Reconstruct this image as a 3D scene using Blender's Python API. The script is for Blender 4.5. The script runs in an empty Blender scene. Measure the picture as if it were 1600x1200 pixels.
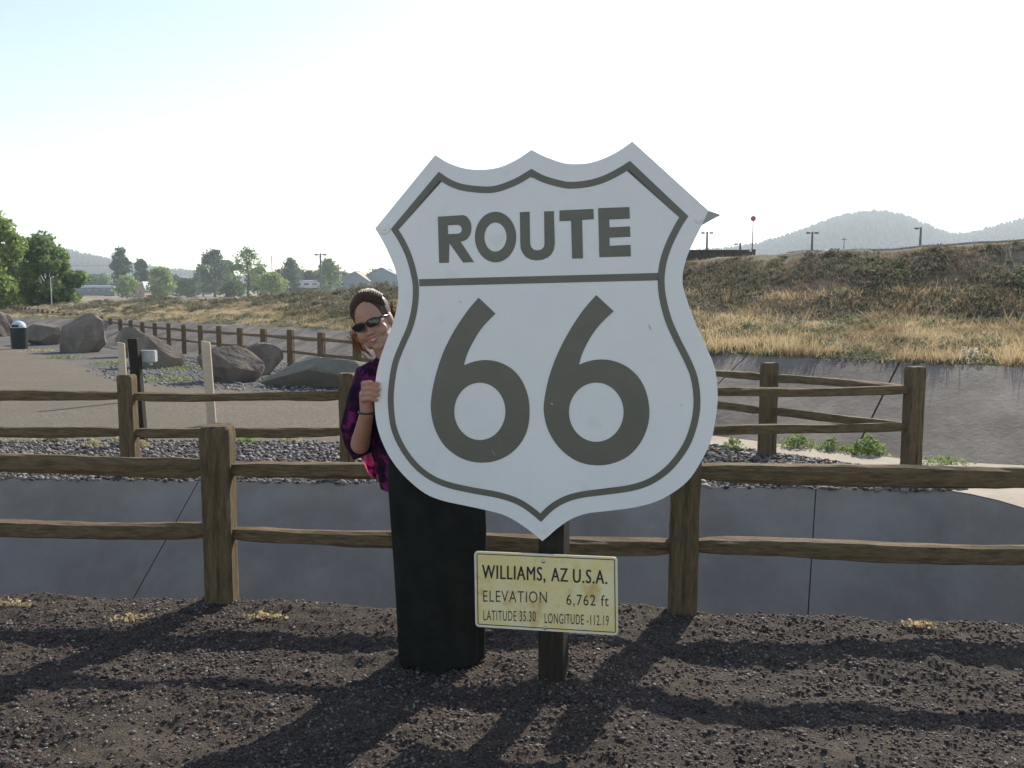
import bpy, bmesh, math, random
import numpy as np
from mathutils import Vector, Matrix
R = math.radians
random.seed(7); RS = np.random.RandomState(11)
sc = bpy.context.scene
COL = sc.collection

# ------------------------------------------------------------------ camera, sky, sun, exposure
CAMH, F = 1.5, 1400.0
TH = math.atan(150/1400)
cd = bpy.data.cameras.new('camera'); cam = bpy.data.objects.new('camera', cd); COL.objects.link(cam)
cam.location = (0, 0, CAMH); cam.rotation_euler = (R(90)-TH, 0, 0)
cd.sensor_width = 36; cd.lens = 36*F/1600; cd.clip_end = 9000; cd.clip_start = .05
sc.camera = cam
SUN_EL, SUN_AZ = R(32), R(27)           # azimuth measured from +Y towards +X
w = bpy.data.worlds.new('World'); sc.world = w; w.use_nodes = True
nt = w.node_tree; bg = nt.nodes['Background']
sky = nt.nodes.new('ShaderNodeTexSky'); sky.sky_type = 'NISHITA'; sky.sun_disc = False
sky.sun_elevation = SUN_EL; sky.sun_rotation = SUN_AZ
sky.air_density = 1.0; sky.dust_density = 1.9; sky.ozone_density = 1.0; sky.altitude = 2000
tint = nt.nodes.new('ShaderNodeMix'); tint.data_type = 'RGBA'; tint.blend_type = 'MULTIPLY'; tint.inputs[0].default_value = 1
tint.inputs[7].default_value = (1.10, .965, .83, 1)      # warm camera white balance
nt.links.new(sky.outputs[0], tint.inputs[6]); nt.links.new(tint.outputs[2], bg.inputs[0]); bg.inputs[1].default_value = .15
sd = bpy.data.lights.new('sun', 'SUN'); sd.energy = 4.2; sd.angle = R(.5); sd.color = (1, .93, .82)
sun = bpy.data.objects.new('sun', sd); COL.objects.link(sun)
sdir = Vector((math.cos(SUN_EL)*math.sin(SUN_AZ), math.cos(SUN_EL)*math.cos(SUN_AZ), math.sin(SUN_EL)))
sun.rotation_euler = sdir.to_track_quat('Z', 'Y').to_euler(); sun.location = (5, 10, 8)
sc.view_settings.view_transform = 'Standard'; sc.view_settings.look = 'None'
sc.view_settings.gamma = 1; sc.view_settings.use_curve_mapping = False
sc.view_settings.exposure = 0.72
try:
    sc.cycles.volume_bounces = 1; sc.cycles.transparent_max_bounces = 12
    sc.cycles.max_bounces = 8
except Exception: pass

# ------------------------------------------------------------------ helpers: measuring
RIGHT = Vector((1, 0, 0)); UP = Vector((0, math.sin(TH), math.cos(TH))); FW = Vector((0, math.cos(TH), -math.sin(TH)))
O = Vector((0, 0, CAMH))
def ray(px, py): return FW + RIGHT*((px-800)/F) - UP*((py-600)/F)
def P(px, py, y):                         # point seen at a spot of the survey photo, y metres ahead
    r = ray(px, py); return O + r*(y/r.y)
def G(px, py, z=0.0):
    r = ray(px, py); return O + r*((z-CAMH)/r.z)
def zp(y): return -0.022*max(0.0, min(y, 29)-8.5)
def GP(px, py):
    p = G(px, py)
    for _ in range(30): p = G(px, py, zp(p.y))
    return p
def interp(x, xs, ys): return float(np.interp(x, xs, ys))

# value noise
def _h(ix, iy, s):
    n = (ix.astype(np.int64)*374761393 + iy.astype(np.int64)*668265263 + s*982451653) & 0x7fffffff
    n = ((n ^ (n >> 13))*1274126177) & 0x7fffffff
    return ((n ^ (n >> 16)) & 0xffff)/65535.0
def vnoise(x, y, s=0):
    x = np.asarray(x, float); y = np.asarray(y, float)
    ix = np.floor(x); iy = np.floor(y); fx = x-ix; fy = y-iy
    fx = fx*fx*(3-2*fx); fy = fy*fy*(3-2*fy)
    a = _h(ix, iy, s); b = _h(ix+1, iy, s); c = _h(ix, iy+1, s); d = _h(ix+1, iy+1, s)
    return (a+(b-a)*fx)*(1-fy) + (c+(d-c)*fx)*fy
def fbm(x, y, s=0, o=4):
    t = 0; a = .5
    for i in range(o):
        t = t + a*(vnoise(x*2**i, y*2**i, s+i)-.5)*2; a *= .5
    return t

# ------------------------------------------------------------------ helpers: objects
def link(o, parent=None):
    COL.objects.link(o)
    if parent is not None: o.parent = parent
    return o
def mesh_obj(name, me, m=None, parent=None, smooth=False):
    o = bpy.data.objects.new(name, me)
    if m is not None and not me.materials: me.materials.append(m)
    if smooth: me.polygons.foreach_set('use_smooth', [True]*len(me.polygons))
    return link(o, parent)
def bobj(name, bm, m, parent=None, smooth=False):
    me = bpy.data.meshes.new(name); bm.normal_update(); bm.to_mesh(me); bm.free()
    return mesh_obj(name, me, m, parent, smooth)
def pyobj(name, v, f, m, parent=None, smooth=False):
    me = bpy.data.meshes.new(name); me.from_pydata([tuple(a) for a in v], [], f); me.update()
    return mesh_obj(name, me, m, parent, smooth)
def npmesh(name, V, T, m, parent=None, smooth=False):     # V (n,3) T (k,3 or 4)
    me = bpy.data.meshes.new(name); n, k, c = len(V), len(T), T.shape[1]
    me.vertices.add(n); me.vertices.foreach_set('co', np.ascontiguousarray(V, np.float32).ravel())
    me.loops.add(k*c); me.loops.foreach_set('vertex_index', np.ascontiguousarray(T, np.int32).ravel())
    me.polygons.add(k); me.polygons.foreach_set('loop_start', np.arange(0, k*c, c, dtype=np.int32))
    me.polygons.foreach_set('loop_total', np.full(k, c, np.int32)); me.update(calc_edges=True)
    return mesh_obj(name, me, m, parent, smooth)
def tag(o, label=None, cat=None, group=None, kind=None):
    if label: o['label'] = label
    if cat: o['category'] = cat
    if group: o['group'] = group
    if kind: o['kind'] = kind
    return o
def thing(name, label, cat, loc=(0, 0, 0), group=None):
    o = bpy.data.objects.new(name, None); o.empty_display_size = .1; link(o); o.location = loc
    return tag(o, label, cat, group)
def local(parent, p): return Vector(p)-Vector(parent.location)
def box(bm, x0, x1, y0, y1, z0, z1, mat=None):
    r = bmesh.ops.create_cube(bm, size=1)['verts']
    for v in r:
        v.co = Vector((x0+(v.co.x+.5)*(x1-x0), y0+(v.co.y+.5)*(y1-y0), z0+(v.co.z+.5)*(z1-z0)))
        if mat: v.co = mat @ v.co
    return r
def cyl(bm, p0, p1, r0, r1=None, n=10, caps=True):
    p0, p1 = Vector(p0), Vector(p1); r1 = r0 if r1 is None else r1; d = p1-p0
    q = d.to_track_quat('Z', 'Y').to_matrix().to_4x4()
    return bmesh.ops.create_cone(bm, cap_ends=caps, segments=n, radius1=r0, radius2=r1, depth=d.length,
                                 matrix=Matrix.Translation((p0+p1)/2) @ q)['verts']
def ellip(bm, c, r, rot=None, u=20, v=14):
    vs = bmesh.ops.create_uvsphere(bm, u_segments=u, v_segments=v, radius=1)['verts']
    for a in vs:
        q = Vector((a.co.x*r[0], a.co.y*r[1], a.co.z*r[2]))
        if rot: q = rot @ q
        a.co = q+Vector(c)
    return vs
def tube(bm, pts, rad, n=8):
    pts = [Vector(p) for p in pts]
    rings = []
    for i, p in enumerate(pts):
        t = (pts[min(i+1, len(pts)-1)]-pts[max(i-1, 0)]).normalized()
        a = t.cross(Vector((0.13, .2, 1))).normalized(); b = t.cross(a)
        r = rad[i] if hasattr(rad, '__len__') else rad
        rings.append([bm.verts.new(p+(a*math.cos(2*math.pi*k/n)+b*math.sin(2*math.pi*k/n))*r) for k in range(n)])
    for A, B in zip(rings, rings[1:]):
        for k in range(n): bm.faces.new((A[k], A[(k+1) % n], B[(k+1) % n], B[k]))
    bm.faces.new(rings[0][::-1]); bm.faces.new(rings[-1])
    return rings
def fill_poly(name, loops, m, parent, matrix, depth=0.0, offset=0.0, z=0.0):
    """2-D outline(s) with holes -> solid mesh of real thickness (front face at +z)"""
    cu = bpy.data.curves.new(name, 'CURVE'); cu.dimensions = '2D'; cu.fill_mode = 'BOTH'; cu.extrude = depth/2
    for L in loops:
        s = cu.splines.new('POLY'); s.points.add(len(L)-1)
        for i, p in enumerate(L): s.points[i].co = (p[0], p[1], 0, 1)
        s.use_cyclic_u = True
    tmp = bpy.data.objects.new(name, cu); COL.objects.link(tmp)
    dg = bpy.context.evaluated_depsgraph_get(); me = bpy.data.meshes.new_from_object(tmp.evaluated_get(dg))
    bpy.data.objects.remove(tmp); bpy.data.curves.remove(cu)
    me.transform(matrix @ Matrix.Translation((0, 0, z)))
    me.name = name; me.materials.clear()
    return mesh_obj(name, me, m, parent)

# ------------------------------------------------------------------ materials
def M(name, c1, c2=None, scale=5, rough=.85, bump=0, bscale=40, detail=6, lo=.35, hi=.65, c3=None, s3=1.2,
      lo3=.5, hi3=.7, transl=0, stretch=None, metal=0, spec=.3, bdist=.01, sss=0):
    m = bpy.data.materials.new(name); m.use_nodes = True; N = m.node_tree.nodes; L = m.node_tree.links
    b = N['Principled BSDF']; b.inputs['Roughness'].default_value = rough; b.inputs['Metallic'].default_value = metal
    b.inputs['Specular IOR Level'].default_value = spec
    b.inputs['Base Color'].default_value = (*c1, 1)
    tc = N.new('ShaderNodeTexCoord'); src = tc.outputs['Object']
    if stretch:
        mp = N.new('ShaderNodeMapping'); mp.inputs['Scale'].default_value = stretch
        L.new(src, mp.inputs[0]); src = mp.outputs[0]
    col = None
    def mixer(prev, c, sc_, l, h):
        n = N.new('ShaderNodeTexNoise'); n.inputs['Scale'].default_value = sc_; n.inputs['Detail'].default_value = detail
        n.inputs['Roughness'].default_value = .65
        L.new(src, n.inputs['Vector'])
        mr = N.new('ShaderNodeMapRange'); mr.inputs[1].default_value = l; mr.inputs[2].default_value = h
        L.new(n.outputs[0], mr.inputs[0])
        x = N.new('ShaderNodeMix'); x.data_type = 'RGBA'; L.new(mr.outputs[0], x.inputs[0])
        if prev is None: x.inputs[6].default_value = (*c1, 1)
        else: L.new(prev, x.inputs[6])
        x.inputs[7].default_value = (*c, 1); return x.outputs[2]
    if c2: col = mixer(None, c2, scale, lo, hi)
    if c3: col = mixer(col, c3, s3, lo3, hi3)
    if col is not None: L.new(col, b.inputs['Base Color'])
    if bump:
        n = N.new('ShaderNodeTexNoise'); n.inputs['Scale'].default_value = bscale; n.inputs['Detail'].default_value = 8
        n.inputs['Roughness'].default_value = .7
        L.new(src, n.inputs['Vector'])
        bp = N.new('ShaderNodeBump'); bp.inputs['Strength'].default_value = bump; bp.inputs['Distance'].default_value = bdist
        L.new(n.outputs[0], bp.inputs['Height']); L.new(bp.outputs[0], b.inputs['Normal'])
    if sss:
        b.inputs['Subsurface Weight'].default_value = sss; b.inputs['Subsurface Radius'].default_value = (.01, .004, .002)
    if transl:
        t = N.new('ShaderNodeBsdfTranslucent'); ms = N.new('ShaderNodeMixShader'); ms.inputs[0].default_value = transl
        if col is not None: L.new(col, t.inputs[0])
        else: t.inputs[0].default_value = (*c1, 1)
        out = N['Material Output']; L.new(b.outputs[0], ms.inputs[1]); L.new(t.outputs[0], ms.inputs[2]); L.new(ms.outputs[0], out.inputs[0])
    return m
MT = {}
MT['gravel'] = M('cinder_gravel', (.030, .022, .019), (.145, .115, .088), 110, .95, 1.0, 120, lo=.42, hi=.62, c3=(.17, .14, .10), s3=1.3, lo3=.5, hi3=.85, bdist=.018)
MT['stoneA'] = M('cinder_dark', (.050, .033, .031), (.115, .078, .068), 9, .8, .6, 90)
MT['stoneB'] = M('cinder_grey', (.17, .155, .14), (.28, .26, .235), 9, .75, .5, 90)
MT['stoneE'] = M('cinder_brown_grey', (.14, .12, .098), (.26, .225, .185), 9, .75, .5, 90)
MT['stoneC'] = M('cinder_pale', (.38, .35, .30), (.5, .47, .4), 9, .7)
MT['strip'] = M('grey_gravel_base', (.07, .068, .066), (.16, .15, .14), 25, .95, 1.0, 50, c3=(.2, .17, .13), s3=.5, bdist=.02)
MT['conc'] = M('ditch_concrete', (.285, .245, .21), (.34, .295, .25), 2.2, .9, .5, 90, c3=(.22, .185, .15), s3=1.6, lo3=.44, hi3=.78, bdist=.006)
MT['conc2'] = M('channel_concrete', (.22, .185, .15), (.33, .28, .23), 1.6, .95, .6, 14, c3=(.11, .095, .085), s3=.9, lo3=.42, hi3=.7, bdist=.025)
MT['joint'] = M('joint_filler', (.085, .078, .07), rough=.95)
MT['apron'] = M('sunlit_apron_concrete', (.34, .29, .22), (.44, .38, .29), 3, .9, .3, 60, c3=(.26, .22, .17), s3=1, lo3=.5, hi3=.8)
MT['asphalt'] = M('worn_asphalt', (.11, .092, .068), (.24, .20, .15), 26, .95, 1, 90, lo=.4, hi=.62, c3=(.15, .125, .095), s3=.7, lo3=.42, hi3=.7, bdist=.012)
MT['bank'] = M('bank_soil', (.26, .205, .145), (.36, .29, .205), 1.2, .98, 1, 8, c3=(.07, .08, .05), s3=.45, bdist=.08)  # soil paled, the whitish glare veil is put into its colour
MT['field'] = M('far_field', (.22, .18, .10), (.14, .13, .08), .08, .98, c3=(.10, .12, .06), s3=.02)
MT['wood'] = M('weathered_wood', (.15, .098, .048), (.25, .18, .10), 16, .85, 1, 30, lo=.35, hi=.65, c3=(.075, .052, .032), s3=6, lo3=.48, hi3=.7, stretch=(1, 8, 8), bdist=.012)
MT['woodv'] = M('weathered_post_wood', (.13, .088, .045), (.23, .165, .09), 16, .85, 1, 30, lo=.35, hi=.65, c3=(.065, .048, .03), s3=6, lo3=.48, hi3=.7, stretch=(8, 8, .8), bdist=.014)
MT['dkpost'] = M('dark_stained_timber', (.016, .014, .010), (.035, .028, .019), 9, .8, .6, 30, stretch=(6, 6, .8))
MT['whiteface'] = M('white_reflective_sheet', (.81, .81, .81), (.74, .745, .75), 1.6, .38, .08, 60, c3=(.60, .59, .56), s3=7, lo3=.60, hi3=.95, spec=.5, bdist=.002)
MT['black'] = M('glare_lifted_black_print', (.105, .105, .085), (.125, .12, .098), 7, .42, spec=.5)  # black lifted to grey, veiling glare put into the colour
MT['blueedge'] = M('blue_painted_edge', (.08, .22, .32), (.16, .30, .38), 12, .6)
MT['yellow'] = M('faded_yellow_sheet', (.80, .63, .25), (.84, .75, .46), 7, .4, c3=(.56, .35, .08), s3=9, lo3=.54, hi3=.75, spec=.5)
MT['dark'] = M('dark_print', (.035, .033, .028), rough=.5)
MT['steel'] = M('galvanised_steel', (.5, .5, .5), rough=.35, metal=.9)
MT['skin'] = M('skin', (.42, .21, .145), (.46, .245, .17), 14, .5, sss=.15, spec=.4)
MT['lip'] = M('lips', (.34, .13, .11), rough=.4)
MT['teeth'] = M('teeth', (.75, .72, .66), rough=.3)
MT['hair'] = M('brown_hair', (.055, .026, .014), (.14, .06, .028), 60, .45, transl=.35, stretch=(3, 3, .7), spec=.5)
MT['lens'] = M('sunglass_lens', (.012, .016, .014), rough=.12, spec=.6)
MT['frame'] = M('sunglass_frame', (.02, .015, .014), rough=.25, spec=.6)
MT['skirt'] = M('black_cloth', (.014, .015, .013), (.022, .023, .020), 8, .92, .4, 220, spec=.1, bdist=.002)
MT['top'] = M('purple_print_cloth', (.095, .028, .080), (.04, .02, .06), 17, .8, .3, 60, lo=.45, hi=.55, c3=(.42, .05, .26), s3=13, lo3=.54, hi3=.62, transl=.6, spec=.1)
MT['pink'] = M('pink_backlit_print', (.85, .12, .45), (.75, .35, .45), 30, .8, lo=.45, hi=.55, c3=(.12, .02, .12), s3=24, lo3=.55, hi3=.6, transl=.65, spec=.1)  # bright pink paints in sun shining through the sleeve cloth
MT['rock'] = M('grey_brown_boulder', (.175, .14, .115), (.27, .22, .18), 2.6, .92, 1, 9, c3=(.38, .30, .22), s3=1.6, lo3=.50, hi3=.72, bdist=.06)  # tan patches paint sunlit facets into the rock colour
MT['rockpale'] = M('pale_flat_boulder', (.20, .18, .14), (.28, .25, .20), 2.6, .92, 1, 9, c3=(.15, .14, .10), s3=1.4, bdist=.04)
MT['stake'] = M('pale_stake', (.50, .40, .30), (.58, .48, .36), 9, .85, .2, 40)
MT['box'] = M('pale_grey_box', (.42, .43, .42), (.50, .50, .48), 20, .6)
MT['bin'] = M('dark_green_bin', (.02, .028, .024), rough=.6)
MT['binlid'] = M('bin_lid', (.55, .6, .66), rough=.3)
MT['dry'] = M('dry_grass', (.58, .44, .24), (.66, .54, .34), 3, .8, c3=(.38, .29, .17), s3=.8, lo3=.45, hi3=.6, transl=.45)
MT['seed'] = M('pale_seed_heads', (.66, .58, .44), (.55, .44, .34), 3, .8, transl=.4)
MT['hairw'] = M('backlit_hair_wisps', (.26, .11, .045), (.36, .18, .08), 60, .5, transl=.6)  # lighter than the hair, light from behind painted into the colour
MT['rust'] = M('russet_brush', (.28, .215, .155), (.40, .31, .22), 2, .85, transl=.4)
MT['green'] = M('green_ground_cover', (.17, .19, .10), (.26, .265, .16), 2.5, .8, c3=(.24, .23, .12), s3=1, transl=.4)
MT['dkgreen'] = M('dark_brush', (.165, .165, .105), (.25, .22, .15), 2, .85, transl=.3)  # brush paled and browned, painting in the bright veil over the bank
MT['weed'] = M('bright_weed', (.17, .24, .08), (.27, .33, .14), 8, .7, transl=.5)
MT['yweed'] = M('yellow_weed', (.42, .39, .20), (.60, .54, .36), 8, .7, transl=.4)
MT['leafA'] = M('leaf_yellow_green', (.22, .31, .085), (.34, .42, .14), .8, .7, transl=.45)
MT['leafB'] = M('leaf_mid_green', (.15, .23, .085), (.25, .33, .13), .8, .7, transl=.45)
MT['leafC'] = M('leaf_dark_green', (.075, .135, .065), (.14, .19, .095), .5, .75, transl=.3)
MT['bark'] = M('bark', (.09, .07, .05), (.14, .11, .08), 6, .9, .6, 20)
MT['forest'] = M('forest', (.045, .058, .038), (.06, .075, .046), .02, .9, spec=0)
MT['hill'] = M('hill_ground', (.022, .03, .02), (.03, .038, .024), .01, .95, spec=0)
MT['silver'] = M('railcar_silver', (.42, .46, .48), (.5, .53, .54), 1, .4, metal=.4)
MT['teal'] = M('railcar_teal', (.06, .12, .13), (.08, .15, .16), 1, .5)
MT['railwhite'] = M('railcar_white', (.55, .57, .58), rough=.5)
MT['cardark'] = M('railcar_dark', (.045, .04, .038), (.07, .06, .05), 1, .7)
MT['window'] = M('dark_window_glass', (.03, .04, .05), rough=.1, spec=.8)
MT['roofblue'] = M('blue_grey_roof', (.13, .17, .20), (.17, .21, .24), 1, .6)
MT['rooftan'] = M('tan_roof', (.30, .25, .20), (.35, .29, .23), 1, .7)
MT['wallblue'] = M('pale_blue_wall', (.22, .27, .31), rough=.8)
MT['tanwall'] = M('tan_wall', (.4, .3, .22), rough=.8)
MT['pole'] = M('grey_pole', (.10, .10, .10), rough=.6)
MT['polewood'] = M('utility_pole_wood', (.08, .06, .045), rough=.9)
MT['white'] = M('white_paint', (.75, .75, .73), rough=.5)
MT['red'] = M('faded_red_disc', (.42, .16, .14), rough=.6)
MT['orange'] = M('glint_orange', (.8, .3, .04), rough=.5)
MT['shoe'] = M('black_shoe', (.02, .02, .02), rough=.5)

# ------------------------------------------------------------------ foreground cinder ground
_cx = []; _cy = []
for px, py in ((-300, 934), (0, 938), (345, 941), (600, 958), (850, 955), (1065, 955), (1300, 972), (1600, 984), (1900, 1000)):
    g = G(px, py); _cx.append(g.x); _cy.append(g.y)
def crest(x): return np.interp(x, _cx, _cy) + .035*fbm(x*3.1, x*0+4.2, 5) + .02
def ground_z(x, y, fine=True):
    x = np.asarray(x, float); y = np.asarray(y, float)
    base = .030*fbm(x*1.1+3, y*1.6+1, 1) + .03*fbm(x*2.8, y*4.5, 2, 4)
    if fine: base = base +   .022*np.maximum(0, fbm(x*7, y*10, 9, 4)-.05) + .013*fbm(x*24, y*28, 21, 4)
    base = base + .045*np.exp(-(((x-.28)/.33)**2+((y-3.35)/.35)**2))
    c = crest(x)
    over = np.maximum(0, y-c)
    z = base + .02*np.exp(-((y-c+.1)/.25)**2) - over*1.15
    z = z - np.maximum(0, x-3.0)*1.2
    return np.maximum(z, -1.12)
def grid_obj(name, X, Y, Z, m, smooth=True):
    h, w_ = X.shape
    V = np.stack([X, Y, Z], -1).reshape(-1, 3)
    i = np.arange(h*w_).reshape(h, w_)
    T = np.stack([i[:-1, :-1], i[:-1, 1:], i[1:, 1:], i[1:, :-1]], -1).reshape(-1, 4)
    return npmesh(name, V, T, m, smooth=smooth)
xs = np.concatenate([np.linspace(-14, -3.3, 60), np.linspace(-3.28, 3.3, 360), np.linspace(3.35, 4.3, 12)])
ys = np.concatenate([np.linspace(-5, 2.0, 50), np.linspace(2.02, 4.9, 210), np.linspace(4.95, 5.4, 8)])
X, Y = np.meshgrid(xs, ys)
tag(grid_obj('gravel_ground', X, Y, ground_z(X, Y), MT['gravel']), kind='structure')

# icosphere template for stones
_bm = bmesh.new(); bmesh.ops.create_icosphere(_bm, subdivisions=1, radius=1)
ICO = np.array([v.co[:] for v in _bm.verts]); ICOF = np.array([[v.index for v in f.verts] for f in _bm.faces]); _bm.free()
def stones(name, pos, size, m, flat=.7, parent=None):
    n = len(pos); k = len(ICO)
    J = ICO[None]*(1+.35*(RS.rand(n, k, 1)-.5)*2)
    J = J*np.stack([size*(.7+.6*RS.rand(n)), size*(.7+.6*RS.rand(n)), size*flat*(.6+.5*RS.rand(n))], -1)[:, None, :]
    a = RS.rand(n)*6.283; b = (RS.rand(n)-.5)*1.2
    ca, sa, cb, sb = np.cos(a)[:, None], np.sin(a)[:, None], np.cos(b)[:, None], np.sin(b)[:, None]
    x, y, z = J[..., 0], J[..., 1], J[..., 2]
    y, z = y*cb-z*sb, y*sb+z*cb
    x, y = x*ca-y*sa, x*sa+y*ca
    V = np.stack([x, y, z], -1)+pos[:, None, :]
    T = ICOF[None]+(np.arange(n)*k)[:, None, None]
    return npmesh(name, V.reshape(-1, 3), T.reshape(-1, 3), m, parent)
def scatter_fg(n, s0, s1, m, clump):
    x = RS.uniform(-2.9, 2.9, n*2); y = 1.8+RS.rand(n*2)*2.8
    keep = (vnoise(x*3+clump, y*4, 40+clump) + RS.rand(n*2)*.6 > .62) & (np.abs(x) < y*.68+.3)
    x, y = x[keep][:n], y[keep][:n]
    y = np.minimum(y, crest(x)+.12)
    s = s0+(s1-s0)*RS.rand(len(x))**2.5
    return stones('gravel', np.stack([x, y, ground_z(x, y)+s*.15], -1), s, m)
tag(scatter_fg(38000, .0025, .0105, MT['stoneA'], 0), 'dark purple brown volcanic cinder stones covering the near ground', 'gravel', kind='stuff')
tag(scatter_fg(22000, .002, .0085, MT['stoneE'], 3), 'grey cinder chips mixed through the near ground', 'gravel', kind='stuff')
tag(scatter_fg(380, .003, .008, MT['stoneC'], 5), 'scattered pale pebbles on the near ground', 'gravel', kind='stuff')

# ------------------------------------------------------------------ near ditch wall
tops = [Vector((-30, 8.6, 0))]+[G(px, py) for px, py in ((-600, 742), (-150, 746), (0, 748), (310, 752), (772, 758), (1275, 763), (1430, 766))]
tops += [Vector(p) for p in ((3.2, 6.57, 0), (3.34, 6.42, 0), (3.44, 6.22, 0), (3.51, 5.95, 0), (3.56, 5.6, 0), (3.6, 4.0, 0), (3.6, -5, 0))]
def wall_hit(px, py):                                   # ray against the 45 degree wall plane
    r = ray(px, py); y0 = interp(0, [-2, 2], [6.78, 6.68])
    a, b = G(310, 752), G(1275, 763); k = (b.y-a.y)/(b.x-a.x)
    # z = y - (a.y + k (x-a.x))
    t = (a.y + k*(0-a.x) + CAMH)/(r.y - r.z - k*r.x)
    return O + r*t
bots = []
for i, t in enumerate(tops):
    if i in (4, 6):
        h = wall_hit(*((207, 937) if i == 4 else (1262, 968))); d = (h-t); bots.append(t + d*(1.12/-d.z))
    elif i == 0: bots.append(t+Vector((-.3, -1.12, -1.12)))
    elif i <= 7: bots.append(t+Vector((-.45, -1.12, -1.12)))
    else: bots.append(Vector(((2.78, 5.45), (2.92, 5.42), (3.02, 5.36), (3.07, 5.28), (3.09, 5.15), (3.1, 4), (3.1, -5))[i-8]+(-1.12,)))
bots[3] = bots[2].lerp(bots[4], (tops[3].x-tops[2].x)/(tops[4].x-tops[2].x))
wall = bpy.data.objects.new('ditch_wall', None); link(wall); tag(wall, kind='structure')
def slab(name, a, b, c, d, m, parent, gap=.008, th=.1, res=1):
    """a,b top edge; c,d bottom edge (below b, a)"""
    u = (b-a).normalized()*gap; v = (c-d).normalized()*gap
    q = [a+u, b-u, c-v, d+v]; n = (q[1]-q[0]).cross(q[3]-q[0]).normalized()
    if n.z < 0: n = -n
    p = [x-n*th for x in q]
    return pyobj(name, q+p, [(0, 3, 2, 1), (4, 5, 6, 7), (0, 1, 5, 4), (1, 2, 6, 5), (2, 3, 7, 6), (3, 0, 4, 7)], m, parent)
cuts = [0, 1, 2, 4, 5, 6, 14]
v = []; f = []
for t, b in zip(tops, bots): v += [t-Vector((0, 0, .016)), b-Vector((0, 0, .016))]
for i in range(len(tops)-1): f.append((2*i, 2*i+1, 2*i+3, 2*i+2))
pyobj('joint_bed', v, f, MT['joint'], wall)
for i in range(len(tops)-1):
    g = .006 if i in cuts and (i+1) in cuts else .0
    a, b, c, d = tops[i].copy(), tops[i+1].copy(), bots[i+1].copy(), bots[i].copy()
    u = (b-a).normalized()*.0045; u2 = (c-d).normalized()*.0045
    if i in cuts: a += u; d += u2
    if i+1 in cuts: b -= u; c -= u2
    slab('concrete_slab', a, b, c, d, MT['conc'], wall, gap=0)
tag(pyobj('ditch_floor', [(-40, -8, -1.1), (5, -8, -1.1), (5, 8.5, -1.1), (-40, 8.5, -1.1)], [(0, 1, 2, 3)], MT['conc2']), kind='structure')

# ------------------------------------------------------------------ platform beyond the ditch
tx = [t.x for t in tops[:8]]; ty = [t.y for t in tops[:8]]
NE = [(11.5, 1.0), (9, 4.0), (6, 6.6), (4.6, 7.45)] + [tuple(G(px, py).xy) for px, py in ((1600, 727), (1500, 722), (1405, 716), (1119, 681))]
# far fence posts
FP = [G(1422, 744), G(1198, 712)]
K = []
for k in range(0, 36):
    u_ = 1/(.001321+.000105*k); d = 19.1*655/757*757/u_ if False else 19.1*655/u_
    px = u_-200; p = P(px, 500, d); p.z = zp(p.y); K.append(p)
a, b = FP[1], K[0]
for i in range(1, 6): p = a.lerp(b, i/6); p.z = zp(p.y); FP.append(p)
FP += K
for p in FP[2:]: NE.append((p.x+.62, p.y+.45))
NE.append((-75, 75)); 
nex = [p[0] for p in NE]; ney = [p[1] for p in NE]
o_ = np.argsort(ney); ney = list(np.array(ney)[o_]); nex = list(np.array(nex)[o_])
rows = sorted(set(list(np.arange(5.0, 9, .25))+list(np.arange(9, 29, .8))+[29, 32, 40, 50, 60, 75]))
def build_rows(name, rows, xl, xr, m, dz=0, nx=24, sub=None):
    V = []; T = []
    for j, y in enumerate(rows):
        a, b = xl(y), xr(y)
        for i in range(nx):
            s = (i/(nx-1)); V.append((a+(b-a)*s, y, zp(y)+dz))
    for j in range(len(rows)-1):
        for i in range(nx-1):
            q = j*nx+i; T.append((q, q+1, q+nx+1, q+nx))
    return pyobj(name, V, T, m)
# strip between wall top and y=7.2 handled with a custom lower edge
V = []; T = []; n = 60
xsl = list(np.linspace(-30, 3.1, n))
for x in xsl: V.append((x, interp(x, tx, ty), 0))
for x in xsl: V.append((x, 8.6 if x < -20 else 7.3 if x > -8 else interp(x, [-20, -8], [8.6, 7.3]), 0))
for i in range(n-1): T.append((i, i+1, n+i+1, n+i))
tag(pyobj('gravel_verge', V, T, MT['strip']), kind='structure')
V = []; T = []
ys_ = [7.3, 7.6, 8, 8.6]+[y for y in rows if y > 8.6]
nx = 30
for y in ys_:
    b = interp(y, ney, nex)
    a0 = -30 if y >= 8.6 else -8-(y-7.3)/1.3*12
    if y == 8.6: a0 = -30
    a0 = a0 if y < 9 else -90
    for i in range(nx): V.append((a0+(b-a0)*(i/(nx-1))**.6, y, zp(y)-.002))
for j in range(len(ys_)-1):
    for i in range(nx-1): q = j*nx+i; T.append((q, q+1, q+nx+1, q+nx))
tag(pyobj('ground', V, T, MT['strip']), kind='structure')
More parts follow.
